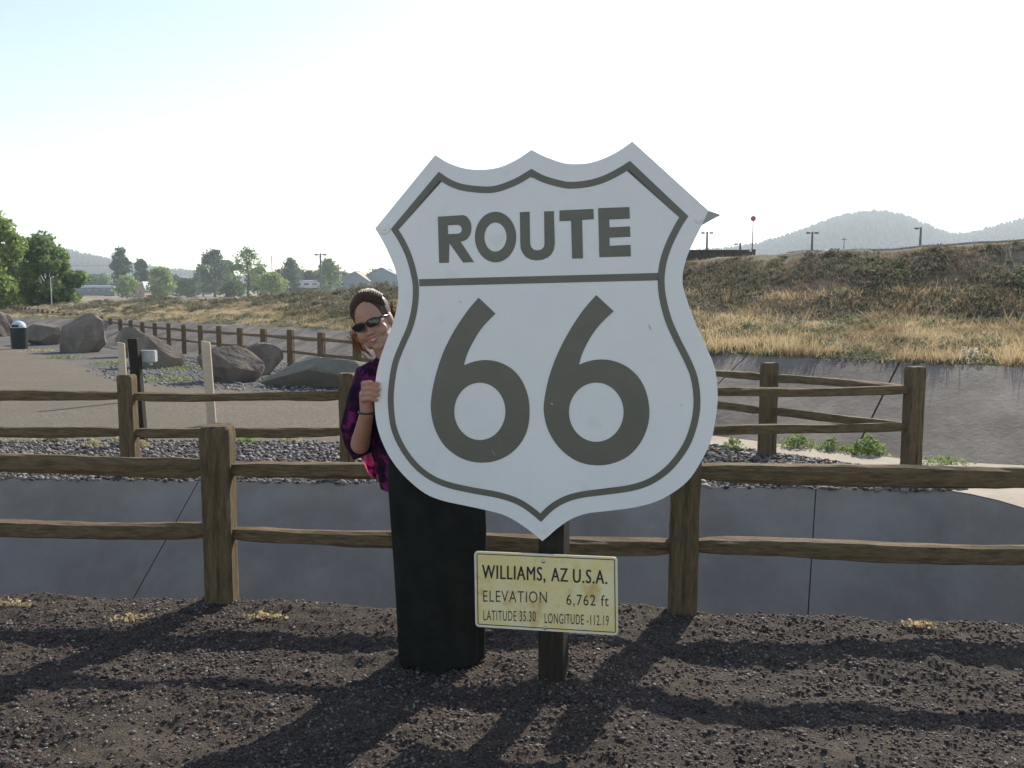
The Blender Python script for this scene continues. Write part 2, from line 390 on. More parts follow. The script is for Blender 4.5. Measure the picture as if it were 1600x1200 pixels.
# right corner under the apron
pyc = [(3.1, 7.3), (3.1, 6.62), (3.2, 6.57), (3.34, 6.42), (3.44, 6.22), (3.51, 5.95), (3.56, 5.6), (3.6, 4), (3.6, -5), (14, -5), (11.5, 1), (9, 4), (6, 6.6), (4.6, 7.3)]
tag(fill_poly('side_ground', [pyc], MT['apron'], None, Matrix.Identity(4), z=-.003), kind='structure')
low = [G(px, py) for px, py in ((1040, 688), (1129, 697), (1210, 707), (1307, 721), (1400, 733), (1483, 749), (1515, 756))]
ap = [(q.x, q.y) for q in low]+[(3.21, 6.58), (3.35, 6.43), (3.45, 6.23), (3.52, 5.95), (3.57, 5.6), (3.61, 4), (3.61, -4.9), (13.5, -4.9)]
ap += [(11.3, 1), (8.8, 4), (5.9, 6.5), (4.6, 7.4)] + [tuple(G(px, py+1).xy) for px, py in ((1600, 727), (1500, 722), (1405, 716), (1119, 681), (1040, 674))]
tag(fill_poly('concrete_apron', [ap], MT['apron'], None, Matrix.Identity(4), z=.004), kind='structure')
# asphalt lot
LB = [GP(px, py) for px, py in ((700, 700), (690, 672), (640, 640), (560, 622), (420, 613), (300, 607), (230, 600), (175, 588), (120, 570), (60, 552), (0, 540), (-80, 531))]
lby = [p.y for p in LB]; lbx = [p.x for p in LB]
V = []; T = []; nx = 90
ysl = list(np.linspace(0, 1, 70)**1.6)
for j, s in enumerate(ysl):
    for i in range(nx):
        q = (i/(nx-1))**.5
        y0 = interp(q, [0, 1], [8.9, 8.6])
        y = y0+(34-y0)*s
        b = interp(y, lby, lbx)+.12*float(fbm(np.array(y*1.7), np.array(.3), 8)); a0 = -60
        x = a0+(b-a0)*q
        if j == 0: y += .10*float(fbm(np.array(x*2.5), np.array(.7), 6))
        V.append((x, y, zp(y)+.006))
for j in range(len(ysl)-1):
    for i in range(nx-1): q = j*nx+i; T.append((q, q+1, q+nx+1, q+nx))
tag(pyobj('parking_lot', V, T, MT['asphalt']), kind='structure')
# gravel stones on the verge
def scatter_mid(n, s0, s1, m):
    x = RS.uniform(-5.2, 3.4, n); t = RS.rand(n)
    y0 = np.interp(x, tx, ty); yl = np.where(x > 1.6, np.interp(x, [q.x for q in low], [q.y for q in low]), 8.75+.15*fbm(x*2.5, x*0, 6))
    y = y0-.015+(yl-y0)*t; s = s0+(s1-s0)*RS.rand(n)**2.5
    return stones('gravel', np.stack([x, y, s*.2], -1), s, m)
tag(scatter_mid(11000, .009, .030, MT['stoneB']), 'grey crushed gravel covering the verge beyond the ditch', 'gravel', kind='stuff')
tag(scatter_mid(7000, .009, .026, MT['stoneA']), 'dark crushed gravel mixed into the verge beyond the ditch', 'gravel', kind='stuff')
# sparse loose stones around the boulders
x = RS.uniform(-9, 0, 5200); y = RS.uniform(11, 22, 5200); bx = np.interp(y, lby, lbx); nb = np.interp(y, ney, nex)
k_ = (x > bx-.3) & (x < nb-.1); x, y = x[k_], y[k_]
zz = np.array([zp(a) for a in y])
tag(stones('gravel', np.stack([x, y, zz+.004], -1), .015+.03*RS.rand(len(x))**2, MT['stoneB']), 'loose grey gravel between the boulders and the far fence', 'gravel', kind='stuff')

# ------------------------------------------------------------------ main channel and embankment
ST = [(3400, (760, 5.5), (640, 7.5), (150, 10)), (2600, (650, 7.2), (560, 9.5), (290, 11.5)), (2000, (600, 9), (523, 11.8), (343, 13.8)),
      (1600, (577, 11), (502, 13.8), (374, 16.2)), (1480, (572, 11.4), (497, 14.4), (383, 16.8)), (1358, (566, 12), (492, 15), (390.5, 17.5)), (1220, (560, 12.7), (488, 15.9), (399, 18.7)),
      (1080, (553, 13.6), (485, 17), (409, 20.5)), (850, (538, 16), (485, 20), (427, 25)), (620, (524, 21), (482, 26), (447, 33)),
      (500, (516, 24.5), (481, 30), (459, 37)), (400, (510.5, 27.5), (481, 35), (466, 42)), (250, (504, 32), (482, 40), (467, 50)),
      (150, (500, 35), (485, 46), (471, 58)), (0, (498, 42), (488, 55), (479, 66)), (-300, (497, 50), (488, 65), (478, 80)), (-900, (497, 60), (486, 80), (476, 100))]
ST = ST[::-1]; spx = [s[0] for s in ST]
cols = np.concatenate([np.linspace(-900, 0, 40), np.linspace(5, 1600, 320), np.linspace(1610, 3400, 40)])
trow = np.concatenate([np.linspace(0, 1, 18), np.linspace(1, 2, 20)[1:], [2.15, 2.4, 3, 4, 5, 6, 7]])
BV = np.zeros((len(trow), len(cols), 3))
for i, px in enumerate(cols):
    R_ = []
    for r in range(3):
        py = interp(px, spx, [s[1+r][0] for s in ST]); d = interp(px, spx, [s[1+r][1] for s in ST])
        R_.append(P(px, py, d))
    cr = R_[2]; dirv = Vector((cr.x, cr.y, 0)).normalized()
    R_.append(cr+dirv*8+Vector((0, 0, -.12)))
    e = cr+dirv*max(20, 60-cr.y*.3); e.z = min(cr.z-.2, interp(px, [300, 900], [.3, 1.9])); R_.append(e)
    e = cr+dirv*170; e.z = -1.2; R_.append(e)
    e = dirv*900; e.z = -1.2; R_.append(e)
    e = dirv*6000; e.z = -1.2; R_.append(e)
    for j, t in enumerate(trow):
        a = int(min(t, 6.999)); s = t-a; p = R_[a].lerp(R_[a+1], s)
        BV[j, i] = p
tr = trow[:, None]
amp = np.clip(tr*6, 0, 1)*np.clip((2.6-tr)*4, 0, 1)*np.clip(1.2-.35*np.maximum(0, tr-1.2), .2, 1)
leftk = np.interp(cols, [-900, 300, 650, 1000], [2.2, 2.2, 1.3, 1])[None, :]
BV[..., 2] += amp*(.09*fbm(BV[..., 0]*.55, BV[..., 1]*.55, 61, 4) + .05*fbm(BV[..., 0]*2.2, BV[..., 1]*2.2, 71, 3))*leftk
crestamp = np.exp(-((tr-2)/.12)**2)
BV[..., 2] += crestamp*.0
h, w_ = BV.shape[:2]
tag(grid_obj('embankment', BV[..., 0], BV[..., 1], BV[..., 2], MT['bank']), kind='structure')
def bank(px, t):
    """arrays of survey columns and rows -> points on the bank surface"""
    ci = np.interp(px, cols, np.arange(len(cols))); ri = np.interp(t, trow, np.arange(len(trow)))
    c0 = np.clip(ci.astype(int), 0, w_-2); r0 = np.clip(ri.astype(int), 0, h-2); fc = (ci-c0)[:, None]; fr = (ri-r0)[:, None]
    return (BV[r0, c0]*(1-fc)+BV[r0, c0+1]*fc)*(1-fr) + (BV[r0+1, c0]*(1-fc)+BV[r0+1, c0+1]*fc)*fr
# concrete revetment: slabs along the top edge
te = [Vector(BV[0, i]) for i in range(len(cols))][::-1]      # right to left
L_ = [0]
for a, b in zip(te, te[1:]): L_.append(L_[-1]+(b-a).length)
def te_at(s):
    i = int(np.clip(np.searchsorted(L_, s)-1, 0, len(te)-2)); t = (s-L_[i])/max(1e-6, L_[i+1]-L_[i]); return te[i].lerp(te[i+1], t)
rev = bpy.data.objects.new('channel_slope', None); link(rev); tag(rev, kind='structure')
s = 0.0; W_ = 2.1; prev = None; bedv = []; bedf = []
def toe(s):
    p = te_at(s); q = te_at(min(L_[-1], s+1.5))-te_at(max(0, s-1.5)); nrm = Vector((q.y, -q.x, 0)).normalized()
    if nrm.dot(Vector((p.x, p.y, 0))) > 0: nrm = -nrm
    dz = p.z+.85
    return p+nrm*dz*2.55-Vector((0, 0, dz))
while s < L_[-1]-W_ and te_at(s).y < 80:
    a, b = te_at(s)+Vector((0, 0, .03)), te_at(s+W_)+Vector((0, 0, .03)); c, d = toe(s+W_), toe(s)
    slab('concrete_slab', a, b, c, d, MT['conc2'], rev, gap=.012, th=.12)
    bedv += [a-Vector((0, 0, .05)), d-Vector((0, 0, .05))]
    s += W_
for i in range(len(bedv)//2-1): bedf.append((2*i, 2*i+1, 2*i+3, 2*i+2))
pyobj('joint_bed', bedv, bedf, MT['joint'], rev)
tag(pyobj('channel_floor', [(16, -5, -.82), (16, 30, -.82), (-40, 80, -.82), (-70, 80, -.82), (-20, 14, -.82), (5, 5, -.82)], [(0, 1, 2, 3, 4, 5)], MT['conc2']), kind='structure')
v = []; f = []
for x, y in zip(nex, ney): v += [(x, y, zp(y)-.002), (x+.35, y+.3, -1.05)]
for i in range(len(nex)-1): f.append((2*i, 2*i+1, 2*i+3, 2*i+2))
tag(pyobj('channel_near_wall', v, f, MT['conc2']), kind='structure')

# ------------------------------------------------------------------ vegetation builders
def blades(name, pos, h, B, wdt, lean, m, parent=None, spread=.06):
    n = len(pos); N_ = n*B
    base = np.repeat(pos, B, 0)+np.concatenate([(RS.rand(N_, 2)-.5)*2*spread, np.zeros((N_, 1))], 1)
    hh = np.repeat(h, B)*(.5+.6*RS.rand(N_)); a = RS.rand(N_)*6.283; ln = lean*RS.rand(N_)*hh
    tip = base+np.stack([np.cos(a)*ln, np.sin(a)*ln, hh], -1)
    b2 = RS.rand(N_)*3.1416; wv = np.stack([np.cos(b2)*wdt, np.sin(b2)*wdt, b2*0], -1)*(.6+.8*RS.rand(N_, 1))
    V = np.stack([base-wv, base+wv, tip], 1).reshape(-1, 3)
    return npmesh(name, V, np.arange(N_*3).reshape(-1, 3), m, parent)
def leaves(name, c, size, m, parent=None):
    n = len(c); a = RS.normal(size=(n, 3)); a /= np.linalg.norm(a, axis=1)[:, None]
    b = RS.normal(size=(n, 3)); b -= a*(a*b).sum(1)[:, None]; b /= np.linalg.norm(b, axis=1)[:, None]
    s = (size*(.6+.8*RS.rand(n)))[:, None]
    V = np.stack([c-a*s, c+b*s*.55, c+a*s, c-b*s*.55], 1).reshape(-1, 3)
    return npmesh(name, V, np.arange(n*4).reshape(-1, 4), m, parent)
def bank_scatter(n, p0, p1, t0, t1, thr, seed, fs=.5, pw=1.0):
    px = p0+(p1-p0)*RS.rand(n); t = t0+(t1-t0)*RS.rand(n)**pw
    q = bank(px, t); k = vnoise(q[:, 0]*fs+seed, q[:, 1]*fs, seed)+.35*(RS.rand(n)-.5) > thr
    return q[k]
def shrubs(n, p0, p1, t0, t1, thr, seed, r, nl, ls, m, label, pw=1.0, fs=.8):
    c = bank_scatter(n, p0, p1, t0, t1, thr, seed, fs, pw); rr = r*(.5+RS.rand(len(c)))
    d = RS.normal(size=(len(c), nl, 3)); d /= np.linalg.norm(d, axis=2)[..., None]; d[..., 2] = np.abs(d[..., 2])
    pts = c[:, None, :]+d*(rr[:, None, None]*RS.rand(len(c), nl, 1)**.4)*np.array([1, 1, .75])
    tag(leaves('ground_cover', pts.reshape(-1, 3), np.full(pts.shape[0]*nl, ls), m), label, 'brush', kind='stuff')
def grass(n, p0, p1, t0, t1, thr, seed, h0, h1, B, wd, lean, m, label, fs=.8, pw=1.0, spread=.09):
    q = bank_scatter(n, p0, p1, t0, t1, thr, seed, fs, pw)
    tag(blades('dry_grass', q, h0+h1*RS.rand(len(q))**2, B, wd, lean, m, spread=spread), label, 'grass', kind='stuff')
grass(15000, -100, 1900, .10, 1.35, .46, 3, .04, .12, 14, .006, 1.9, MT['dry'], 'dry golden grass in patches along the lower embankment', 1.3, spread=.12)
grass(8000, -100, 1900, .0, .9, .42, 5, .03, .10, 14, .006, 2.0, MT['dry'], 'short dry grass along the foot of the embankment', 2.2, spread=.10)
grass(15000, -100, 1900, .8, 1.97, .48, 13, .04, .09, 12, .006, 1.8, MT['rust'], 'brown dried brush in patches high on the embankment', .9, spread=.12)
grass(1500, 300, 1900, .03, 1.3, .50, 19, .14, .22, 6, .005, .7, MT['dry'], 'taller dry weed stalks standing on the lower embankment', 1.6)
grass(3000, 500, 1900, .0, .10, .55, 17, .14, .24, 4, .006, .6, MT['dry'], 'thin weed stalks standing along the slope edge', 2.2, spread=.05)
shrubs(7500, -100, 1900, 0, .45, .36, 21, .07, 30, .020, MT['green'], 'grey green mat plants at the top edge of the channel slope', fs=1.6)
shrubs(6500, -100, 1900, .3, 1.95, .50, 31, .11, 30, .026, MT['green'], 'olive ground cover scattered over the embankment', fs=1.2)
shrubs(6500, 500, 2000, .85, 1.96, .50, 41, .11, 30, .026, MT['dkgreen'], 'dark green brush over the steep upper embankment', fs=1.1)
shrubs(2200, -100, 700, .5, 2.02, .60, 43, .24, 60, .05, MT['dkgreen'], 'dark scrub on the far mounds beside the railway')
shrubs(4200, 300, 1900, .04, 1.2, .48, 47, .08, 14, .013, MT['seed'], 'pale seed heads catching the light on the lower embankment', fs=1.0)
shrubs(500, 300, 1900, 1.0, 1.9, .50, 48, .07, 12, .012, MT['seed'], 'scattered pale seed heads on the upper embankment', fs=1.0)

def plant(name, label, p, n, r, hgt, m, ls, cat='weed', group=None):
    t = thing(name, label, cat, p, group)
    pts = RS.normal(size=(n, 3))*np.array([r*.55, r*.4, 0]); rr = np.linalg.norm(pts[:, :2], axis=1)
    pts[:, 2] = RS.rand(n)*hgt*np.clip(1.1-rr/(r*1.6), .15, 1)
    tag(leaves('foliage', pts, np.full(n, ls), m, t), kind='stuff')
    st = blades('stem', pts[:max(6, n//12)]*np.array([1, 1, 0]), np.full(max(6, n//12), hgt*.9), 1, .004, .4, m, t); tag(st, kind='stuff')
    return t
wg = 'green weeds along the sunlit concrete edge'
plant('weed', 'small bright green weed in the gravel just right of the big shield', G(1145, 704), 120, .10, .13, MT['weed'], .02, group=wg)
plant('weed', 'bright green weed on the concrete edge, first right of the second post', G(1243, 699), 200, .16, .13, MT['weed'], .022, group=wg)
plant('weed', 'small round green weed in the middle of the concrete edge', G(1298, 704), 150, .10, .13, MT['weed'], .02, group=wg)
plant('weed', 'low wide green weed left of the tallest one at the concrete edge', G(1330, 706), 130, .12, .08, MT['weed'], .018, group=wg)
plant('weed', 'largest green weed on the concrete edge, nearest the corner post', G(1356, 710), 240, .14, .18, MT['weed'], .024, group=wg)
plant('weed', 'low yellow green weed at the foot of the corner post', G(1470, 724), 140, .22, .06, MT['weed'], .018, group=wg)
vg = 'yellow weeds at the edge of the parking lot'
for px, py, r, l in ((30, 690, .13, 'yellow flowered weed at the lot edge, leftmost'), (82, 690, .08, 'small green weed at the lot edge, second from left'),
                     (146, 697, .09, 'pale yellow tuft at the lot edge left of the fence post'), (188, 693, .11, 'yellow tuft close beside the left middle fence post'),
                     (222, 698, .08, 'pale tuft between fence post and dark timber post'), (60, 549, .45, 'yellow grass clump beside the dark bin'),
                     (100, 560, .5, 'green weed patch below the tall split boulder'), (178, 569, .5, 'green weed patch left of the dark timber post'),
                     (262, 594, .55, 'pale green weed patch in front of the middle boulder'), (290, 577, .4, 'green weeds at the foot of the middle boulder'),
                     (385, 693, .1, 'small weed at the lot edge right of the near post'), (455, 690, .09, 'dry tuft at the lot edge left of the person')):
    p = GP(px, py); plant('weed', l, p, int((140+300*r)*(1 if py > 600 else .4)), r, .07 if py > 600 else .08, MT['yweed'] if px in (30, 146, 188, 222, 60, 455) else MT['weed'], .014 if py > 600 else .035, group=vg)
for px, py, l in ((205, 972, 'pale dried weed scrap at the mound crest below the concrete joint'), (415, 972, 'pale dried grass clump lying on the gravel left of the person'),
                  (1440, 985, 'dry pale twig scrap lying on the gravel at the far right'), (20, 952, 'dry yellow grass scrap at the left end of the mound crest')):
    p = G(px, py); p.z = float(ground_z(p.x, p.y))
    t = thing('dry_weed', l, 'weed', p, 'dried weeds on the near gravel')
    pts = RS.normal(size=(80, 3))*np.array([.05, .02, .006])+np.array([0, 0, .012])
    tag(leaves('foliage', pts, np.full(80, .010), MT['dry'], t), kind='stuff')

# ------------------------------------------------------------------ hills, haze
RID = [(-1400, 330), (-700, 360), (-300, 378), (0, 386), (90, 392), (120, 398), (150, 406), (185, 413), (215, 420), (280, 427), (330, 433), (420, 438), (520, 440), (640, 432), (760, 424), (900, 416),
       (1000, 406), (1080, 400), (1150, 394), (1200, 385), (1250, 366), (1300, 347), (1340, 338), (1380, 337), (1410, 345), (1450, 362), (1490, 379), (1540, 366), (1600, 350), (1700, 325), (2000, 290), (2600, 330)]
hpx = np.linspace(-1400, 2600, 500)
hy = np.interp(hpx, [r[0] for r in RID], [r[1] for r in RID])
hy = np.convolve(np.pad(hy, 3, 'edge'), np.ones(7)/7, 'valid')+.9*fbm(hpx*.03, hpx*0, 91, 3)
fr = [0, .15, .35, .55, .75, .9, 1, 1.15, 1.6]
HV = np.zeros((len(fr), len(hpx), 3))
for i, (px, py) in enumerate(zip(hpx, hy)):
    D = 1350 if px < 800 else 1350-250*min(1, (px-800)/300)
    top = P(px, py, D)
    for j, s_ in enumerate(fr):
        d = D-520*(1-s_) if s_ <= 1 else D+600*(s_-1)
        hh = (top.z+1.2)*(math.sin(min(1, s_)*math.pi/2)**1.4 if s_ <= 1 else max(0, 1-(s_-1)/.6)) - 1.4
        r = ray(px, 450); q = O+r*(d/r.y)
        HV[j, i] = (q.x, q.y, hh)
ampH = np.array([0, .4, .9, 1, .8, .3, 0, 0, 0])[:, None]
HV[..., 2] += ampH*6*fbm(HV[..., 0]*.008, HV[..., 1]*.008, 95, 3)
tag(grid_obj('hills', HV[..., 0], HV[..., 1], HV[..., 2], MT['hill']), kind='structure')
n = 30000
ci = RS.rand(n)*(len(hpx)-2); ri = 1.5+RS.rand(n)**.8*4.7; c0 = ci.astype(int); r0 = ri.astype(int)
fc = (ci-c0)[:, None]; frr = (ri-r0)[:, None]
q = (HV[r0, c0]*(1-fc)+HV[r0, c0+1]*fc)*(1-frr)+(HV[r0+1, c0]*(1-fc)+HV[r0+1, c0+1]*fc)*frr
hh = 3.5+4.5*RS.rand(n)**1.5; rr = hh*.3
ang = np.arange(5)*2*math.pi/5
V = np.zeros((n, 6, 3)); V[:, :5, 0] = q[:, None, 0]+np.cos(ang)*rr[:, None]; V[:, :5, 1] = q[:, None, 1]+np.sin(ang)*rr[:, None]; V[:, :5, 2] = q[:, None, 2]+hh[:, None]*.05
V[:, 5] = q+np.stack([hh*0, hh*0, hh], -1)
T = np.array([[k, (k+1) % 5, 5] for k in range(5)])[None]+(np.arange(n)*6)[:, None, None]
tag(npmesh('forest', V.reshape(-1, 3), T.reshape(-1, 3), MT['forest']), 'pine forest covering the distant hills', 'forest', kind='stuff')
bm = bmesh.new(); box(bm, -3200, 3200, -60, 2300, -2.4, 190)
hz = bobj('haze', bm, None); tag(hz, kind='stuff')
hm = bpy.data.materials.new('haze_air'); hm.use_nodes = True; N = hm.node_tree.nodes; N.remove(N['Principled BSDF'])
pv = N.new('ShaderNodeVolumePrincipled'); pv.inputs['Color'].default_value = (.80, .90, 1, 1); pv.inputs['Density'].default_value = .00044; pv.inputs['Anisotropy'].default_value = .35
hm.node_tree.links.new(pv.outputs[0], N['Material Output'].inputs['Volume']); hz.data.materials.append(hm)

# ------------------------------------------------------------------ fences
def rail(name, p0, p1, hgt, thk, parent, seed, m=None, droop=0.0, rings=26, sides=12):
    p0, p1 = local(parent, p0), local(parent, p1)
    L = (p1-p0).length; ang = math.atan2((p1-p0).y, (p1-p0).x)
    rnd = np.random.RandomState(seed); ph = rnd.rand(6)*6.28
    V = []; Fc = []
    for i in range(rings):
        s = i/(rings-1); x = s*L
        tp = 1-.32*max(0, 1-min(s, 1-s)/.06)
        cz = -droop*4*s*(1-s)+.005*math.sin(ph[0]+x*2.2)+.003*math.sin(ph[1]+x*5.3)
        a_ = hgt/2*tp*(1+.09*math.sin(ph[2]+x*1.7)+.05*math.sin(ph[3]+x*5)); b_ = thk/2*tp*(1+.08*math.sin(ph[4]+x*2.3))
        for k in range(sides):
            t = 2*math.pi*(k+.5)/sides
            c, s2 = math.cos(t), math.sin(t)
            yy = b_*math.copysign(abs(c)**.55, c); zz = a_*math.copysign(abs(s2)**.55, s2)
            yy += .007*(rnd.rand()-.5)+.004*math.sin(k*2.3+ph[5]+x*3); zz += .005*(rnd.rand()-.5)+.004*math.sin(k*1.9+ph[4]+x*2.2)
            V.append((x, yy, zz+cz))
    for i in range(rings-1):
        for k in range(sides):
            a = i*sides+k; b = i*sides+(k+1) % sides; Fc.append((a, b, b+sides, a+sides))
    Fc.append(tuple(range(sides))[::-1]); Fc.append(tuple(range((rings-1)*sides, rings*sides)))
    o = pyobj(name, V, Fc, m or MT['wood'], parent, smooth=False)
    o.location = p0; o.rotation_euler = (0, -math.asin((p1.z-p0.z)/L), ang)
    return o
def post(p, hgt, wx, wy, parent, seed, rot=0.0, lean=0.0, rings=9):
    rnd = np.random.RandomState(seed); V = []; Fc = []; n = 16
    zs = [-.25, 0, .12]+list(np.linspace(.2, hgt-.05, rings))+[hgt-.015, hgt]
    prof = [(-1, -.8), (-1, .8), (-.85, 1), (-.3, 1.02), (.25, .97), (.8, 1), (1, .85), (1.02, .3), (.98, -.3), (1, -.8), (.84, -1), (.3, -1.0), (.05, -.93), (-.3, -1.02), (-.84, -1), (-.96, -.9)]
    ph = rnd.rand(4)*6.28
    for i, z in enumerate(zs):
        k = 1 if i < len(zs)-2 else (.97 if i == len(zs)-2 else .84)
        for (a, b) in prof:
            V.append((a*wx/2*k*(1+.03*math.sin(ph[0]+z*5))+.004*(rnd.rand()-.5)+lean*z, b*wy/2*k*(1+.03*math.sin(ph[1]+z*4))+.004*(rnd.rand()-.5), z+(.006*(rnd.rand()-.5) if i >= len(zs)-2 else 0)))
    for i in range(len(zs)-1):
        for k in range(n): a = i*n+k; b = i*n+(k+1) % n; Fc.append((a, b, b+n, a+n))
    Fc = [t[::-1] for t in Fc]
    Fc.append(tuple(range((len(zs)-1)*n, len(zs)*n))[::-1])
    o = pyobj('post', V, Fc, MT['woodv'], parent); o.location = local(parent, p); o.rotation_euler = (0, 0, rot)
    return o
# near fence
pL, pR = G(347, 941), G(1066, 955)
sp = pR-pL
nf = thing('split_rail_fence', 'nearest brown split rail fence along the gravel mound, behind the shield sign', 'fence', (pL.x, pL.y, 0), 'split rail fences')
NP = [pL-sp*1.0+Vector((0, .02, 0)), pL, pR, pR+sp*1.0]
for i, p in enumerate(NP):
    z = float(ground_z(p.x, p.y))*.5
    post((p.x, p.y, z-.01), .865 if i < 2 else .85, .135, .14, nf, 100+i, rot=R(4 if i == 1 else -12), lean=.006)
    post_end = p
zu = [.665, .660, .66, .655]; zl = [.355, .345, .31, .30]
for i in range(3):
    a, b = NP[i], NP[i+1]; d = (b-a).normalized()*.035
    for zz, hh, sd_ in ((zu, .082, 0), (zl, .076, 7)):
        dz = -.012 if i == 1 else 0
        rail('rail', (a.x+d.x, a.y+.01, zz[i]+dz), (b.x-d.x, b.y+.01, zz[i+1]), hh+(.006 if i != 1 else -.004), .085, nf, 200+i*3+sd_, droop=.008 if sd_ else .002)
# middle fence
mp = [G(-215, 742), G(205, 743), G(545, 744), G(985, 744), G(1422, 746)]
mf = thing('split_rail_fence', 'middle brown split rail fence on the gravel verge beyond the ditch', 'fence', (mp[1].x, mp[1].y, 0), 'split rail fences')
hts = [.82, .815, .83, .85, .885]
for i, p in enumerate(mp): post(p, hts[i], .12 if i < 4 else .13, .12, mf, 300+i, rot=R(3*i-5))
mzu = [.66, .645, .65, .68, .705]; mzl = [.37, .355, .36, .385, .405]
for i in range(4):
    a, b = mp[i], mp[i+1]; d = (b-a).normalized()*.03
    rail('rail', (a.x+d.x, a.y, mzu[i]), (b.x-d.x, b.y, mzu[i+1]), .072, .07, mf, 400+i, droop=.01)
    rail('rail', (a.x+d.x, a.y, mzl[i]), (b.x-d.x, b.y, mzl[i+1]), .074, .07, mf, 410+i, droop=.012)
# far fence, curving away
ff = thing('split_rail_fence', 'long far split rail fence curving away along the channel behind the boulders', 'fence', (FP[1].x, FP[1].y, 0), 'split rail fences')
for i, p in enumerate(FP):
    if i > 0: post(p, .85-.01*(i % 3), .125, .125, ff, 500+i, rot=.4+.1*i, rings=4)
for i in range(len(FP)-1):
    a, b = FP[i], FP[i+1]; d = (b-a).normalized()*.04
    if (b-a).length < .3: continue
    for z0, sd_ in ((.70, 0), (.40, 50)):
        rail('rail', a+d+Vector((0, .02, z0-.02*(i > 1))), b-d+Vector((0, .02, z0-.02*(i > 0))), .07, .065, ff, 600+i+sd_, rings=8 if i > 6 else 14, sides=8)

# ------------------------------------------------------------------ shield sign
A1 = R(15)
UA = Vector((math.cos(A1), -math.sin(A1), 0)); UA = Matrix.Rotation(R(-.9), 3, Vector((math.sin(A1), math.cos(A1), 0))) @ UA
NN = Vector((-math.sin(A1), -math.cos(A1), 0)); VA = NN.cross(UA).normalized(); 
if VA.z < 0: VA = -VA
SC = P(850, 540, 3.20)
def plane_hit(px, py, c, n):
    r = ray(px, py); return O+r*((c-O).dot(n)/r.dot(n))
def S2(px, py): q = plane_hit(px, py, SC, NN)-SC; return (q.dot(UA), q.dot(VA))
sign = thing('route_shield_sign', 'giant white route shield sign with black border and numerals on a dark post', 'road sign', (G(862, 1055).x, G(862, 1055).y, 0))
SM = Matrix.Translation(local(sign, SC)) @ Matrix((( UA.x, VA.x, NN.x), (UA.y, VA.y, NN.y), (UA.z, VA.z, NN.z))).to_4x4()
def smooth_loop(groups):
    """groups: list of point runs between sharp corners, Catmull-Rom inside each run"""
    out = []
    for g in groups:
        pts = [Vector(S2(*p)) for p in g]
        if len(pts) == 2: out.append(pts[0]); continue
        for i in range(len(pts)-1):
            p0 = pts[i-1] if i > 0 else pts[i]*2-pts[i+1]; p1 = pts[i]; p2 = pts[i+1]; p3 = pts[i+2] if i+2 < len(pts) else pts[i+1]*2-pts[i]
            for k in range(4):
                t = k/4
                out.append(.5*((2*p1)+(p2-p0)*t+(2*p0-5*p1+4*p2-p3)*t*t+(3*p1-p0-3*p2+p3)*t**3))
    return out
OUT = [[(586, 357), (680, 242)],
       [(680, 242), (701, 254.8), (725.8, 263), (751, 265.2), (778, 262), (805, 250.6), (830.4, 234)],
       [(830.4, 234), (851, 244.4), (880, 254.6), (901.7, 256.3), (922.5, 254.2), (943.3, 247.5), (966.3, 236), (988, 221)],
       [(988, 221), (1107, 329)],
       [(1107, 329), (1096.5, 352)],
       [(1096.5, 352), (1081, 383), (1070.4, 410), (1066, 440), (1072.8, 468), (1085, 503), (1100.8, 538), (1114.8, 569.5), (1120, 597.5), (1121, 629), (1116.5, 664), (1109.5, 692), (1092, 727), (1074.5, 751.5), (1050, 770.8), (1022, 784.8), (987, 793.5), (945, 798.8), (917, 802.3), (892.5, 811), (871.5, 825), (857.5, 837.3), (847.3, 845.5)],
       [(847.3, 845.5), (835.5, 835.5), (814.5, 819.8), (790, 805.8), (762, 797.7), (727, 790), (692, 782.3), (664, 770.8), (636, 748), (615, 723.5), (599.3, 695.5), (588.8, 664), (585.3, 630), (587, 594), (592.3, 566), (602.8, 534.5), (613.3, 506.5), (620.3, 478.5), (622.3, 455), (621, 437), (616.5, 418.3), (607, 395.4), (596.7, 374.6), (586, 357)]]
outer = smooth_loop(OUT)
STR = [[(610.8, 358), (685.6, 268.3)],
       [(685.6, 268.3), (705, 280.8), (725.8, 288), (757, 291.3), (778, 289.2), (805, 278.8), (830.4, 263.8)],
       [(830.4, 263.8), (851, 274.6), (880, 282.8), (897.5, 284), (922.5, 280.8), (943.3, 274.2), (964.2, 263.8), (984.4, 251.3)],
       [(984.4, 251.3), (1075.6, 337.7)],
       [(1075.6, 337.7), (1064.2, 355.8), (1051.7, 380.8), (1043.3, 403.8), (1039.2, 425), (1038.6, 445), (1041.5, 468), (1050, 499.5), (1064, 531), (1079.8, 562.5), (1090.3, 590.5), (1094.5, 625.5), (1091.3, 657), (1081.5, 688.5), (1067.5, 713), (1046.5, 737.5), (1018.5, 756.8), (987, 767.3), (945, 773.2), (910, 777.8), (885.5, 784.8), (864.5, 797), (845.5, 815.5)],
       [(845.5, 815.5), (825, 798.8), (804, 786.5), (776, 777.8), (737.5, 770.8), (699, 762), (671, 749.8), (646.5, 730.5), (625.5, 702.5), (611.5, 671), (606.5, 636), (607, 604.5), (613.3, 566), (625.5, 534.5), (636, 510), (643, 482), (645.3, 452), (642.5, 430.8), (635.2, 403.8), (623.8, 378.8), (610.8, 358)]]
strip = smooth_loop(STR)
